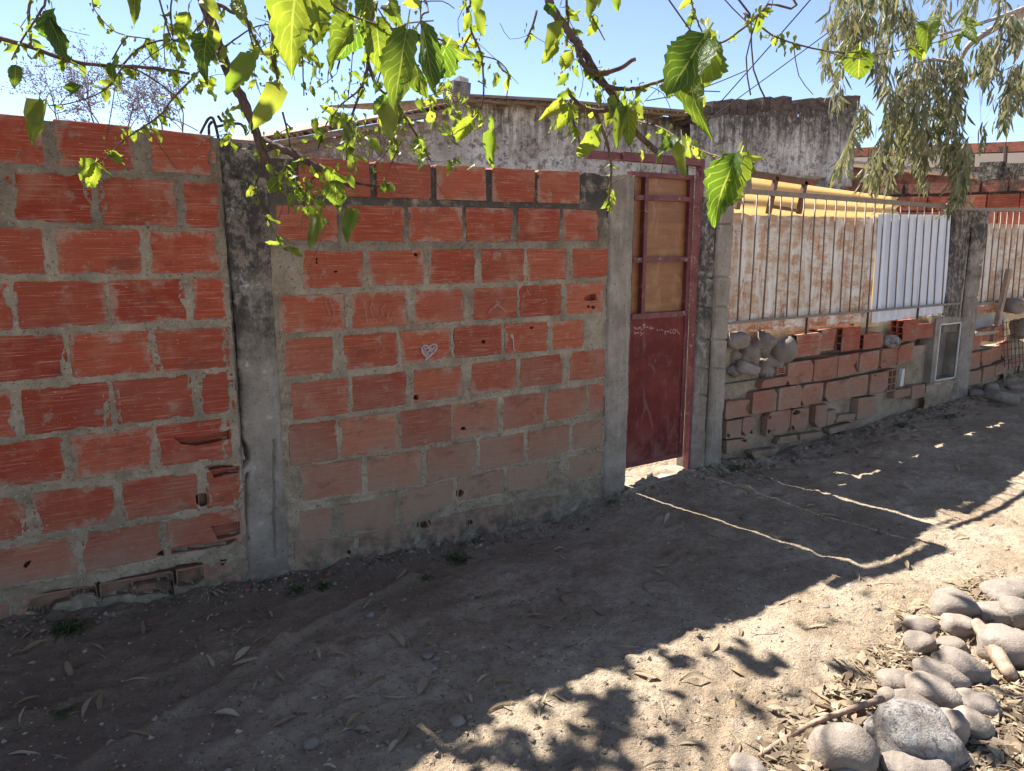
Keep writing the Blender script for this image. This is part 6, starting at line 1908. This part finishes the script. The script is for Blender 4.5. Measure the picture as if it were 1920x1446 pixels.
# the drift itself: too many to count
g = Geo()
R4 = random.Random(3)
def litter_leaf(X, Y, L, up):
    c, n = drop(X, Y)
    a = R4.uniform(0, 6.28)
    d = Vector((math.cos(a), math.sin(a), R4.gauss(0, .22))).normalized() * L / 2
    s = Vector((-math.sin(a), math.cos(a), R4.gauss(0, .35))).normalized() * L * R4.choice((.04, .07, .09, .12, .2))
    c = c + Vector((0, 0, R4.uniform(.002, up)))
    k = Vector((0, 0, L * R4.uniform(.02, .12)))
    g.add([c - d, c - s + k, c + d, c + s + k], [(0, 1, 3), (1, 2, 3)])
for x, y, s, n in ((1640, 1400, 150, 900), (1870, 1330, 120, 900), (1880, 1420, 120, 900), (1560, 1440, 120, 500), (1700, 1240, 60, 350), (1780, 1180, 70, 300), (1860, 1110, 60, 250), (1620, 1290, 40, 260), (1500, 1420, 60, 260)):
    for _ in range(n):
        px, py = R4.gauss(x, s * .5), R4.gauss(y, s * .28)
        if py < 1030:
            continue
        p = on_ground(px, py)
        litter_leaf(p.x, p.y, R4.uniform(.03, .10), .022)
for _ in range(900):
    p = on_ground(R4.uniform(-100, 2000), 880 + 640 * R4.random() ** .8)
    if p.y < -.03:
        litter_leaf(p.x, p.y, R4.uniform(.012, .035), .006)
for _ in range(420):
    p = Vector((R4.uniform(3.9, 9), -abs(R4.gauss(0, .22)), 0))
    litter_leaf(p.x, p.y, R4.uniform(.03, .09), .012)
o = g.solo('leaf_litter', MAT['litter'], 'drift of broken dry leaves around the river stones and along the walls', 'leaf litter')
o['kind'] = 'stuff'
del o['category']
g = Geo()
for i in range(1300):
    if i % 6:
        p = on_ground(R4.uniform(-100, 2000), 880 + 640 * R4.random() ** .8)
        X, Y = p.x, p.y
    else:
        X, Y = R4.uniform(-.4, 8), -abs(R4.gauss(0, .16))
    if Y > -.02:
        continue
    c, _ = drop(X, Y)
    r = R4.choice((.004, .005, .006, .008, .011, .015 if i % 5 == 0 else .006))
    J = lambda: R4.uniform(.6, 1.3) * r
    g.add([c + Vector((J(), 0, 0)), c + Vector((0, J(), 0)), c + Vector((-J(), 0, 0)), c + Vector((0, -J(), 0)), c + Vector((R4.uniform(-r, r) * .4, 0, J() * .8))], [(0, 1, 4), (1, 2, 4), (2, 3, 4), (3, 0, 4)])
o = g.solo('gravel', MAT['grit'], 'small grit and crumbs scattered over the dirt path', 'gravel')
o['kind'] = 'stuff'
del o['category']
def clods(name, mat, label, n, place, sizes):
    g = Geo()
    for _ in range(n):
        X, Y = place()
        if Y > -.015:
            continue
        c, _n = drop(X, Y)
        r = R4.choice(sizes) * R4.uniform(.6, 1.3)
        a0 = R4.uniform(0, 6.28)
        ring = [c + Vector((math.cos(a0 + k * 1.2566) * r * R4.uniform(.7, 1.2), math.sin(a0 + k * 1.2566) * r * R4.uniform(.7, 1.2), R4.uniform(-.2, .35) * r)) for k in range(5)]
        top = [c.lerp(q, R4.uniform(.35, .6)) + Vector((0, 0, r * R4.uniform(.4, .85))) for q in ring]
        g.add(ring + top, [(k, (k + 1) % 5, 5 + (k + 1) % 5, 5 + k) for k in range(5)] + [(5, 6, 7, 8, 9)])
    o = g.solo(name, MAT[mat], label, 'soil')
    o['kind'] = 'stuff'
    del o['category']
def on_path():
    p = on_ground(R4.uniform(-100, 2000), 880 + 640 * R4.random() ** .8)
    return p.x, p.y
clods('dirt_clods', 'dirt', 'crumbled clods of dirt scattered over the path', 1500, on_path, (.005, .006, .008, .010, .014))
clods('rubble', 'mortar', 'crumbs of fallen mortar along the foot of the walls', 120, lambda: (R4.uniform(-.4, 8), -.015 - abs(R4.gauss(0, .11))), (.006, .008, .010, .014, .02))
clods('dirt_clods', 'dirt', 'clods of dark dirt heaped against the foot of the walls', 700, lambda: (R4.uniform(-.4, 8), -.015 - abs(R4.gauss(0, .10))), (.006, .009, .013, .018))
clods('rubble', 'brick_old', 'crumbs of broken brick along the foot of the walls', 260, lambda: (R4.uniform(-.4, 8), -.015 - abs(R4.gauss(0, .13))), (.006, .008, .010, .016))
bpy.context.view_layer.update()
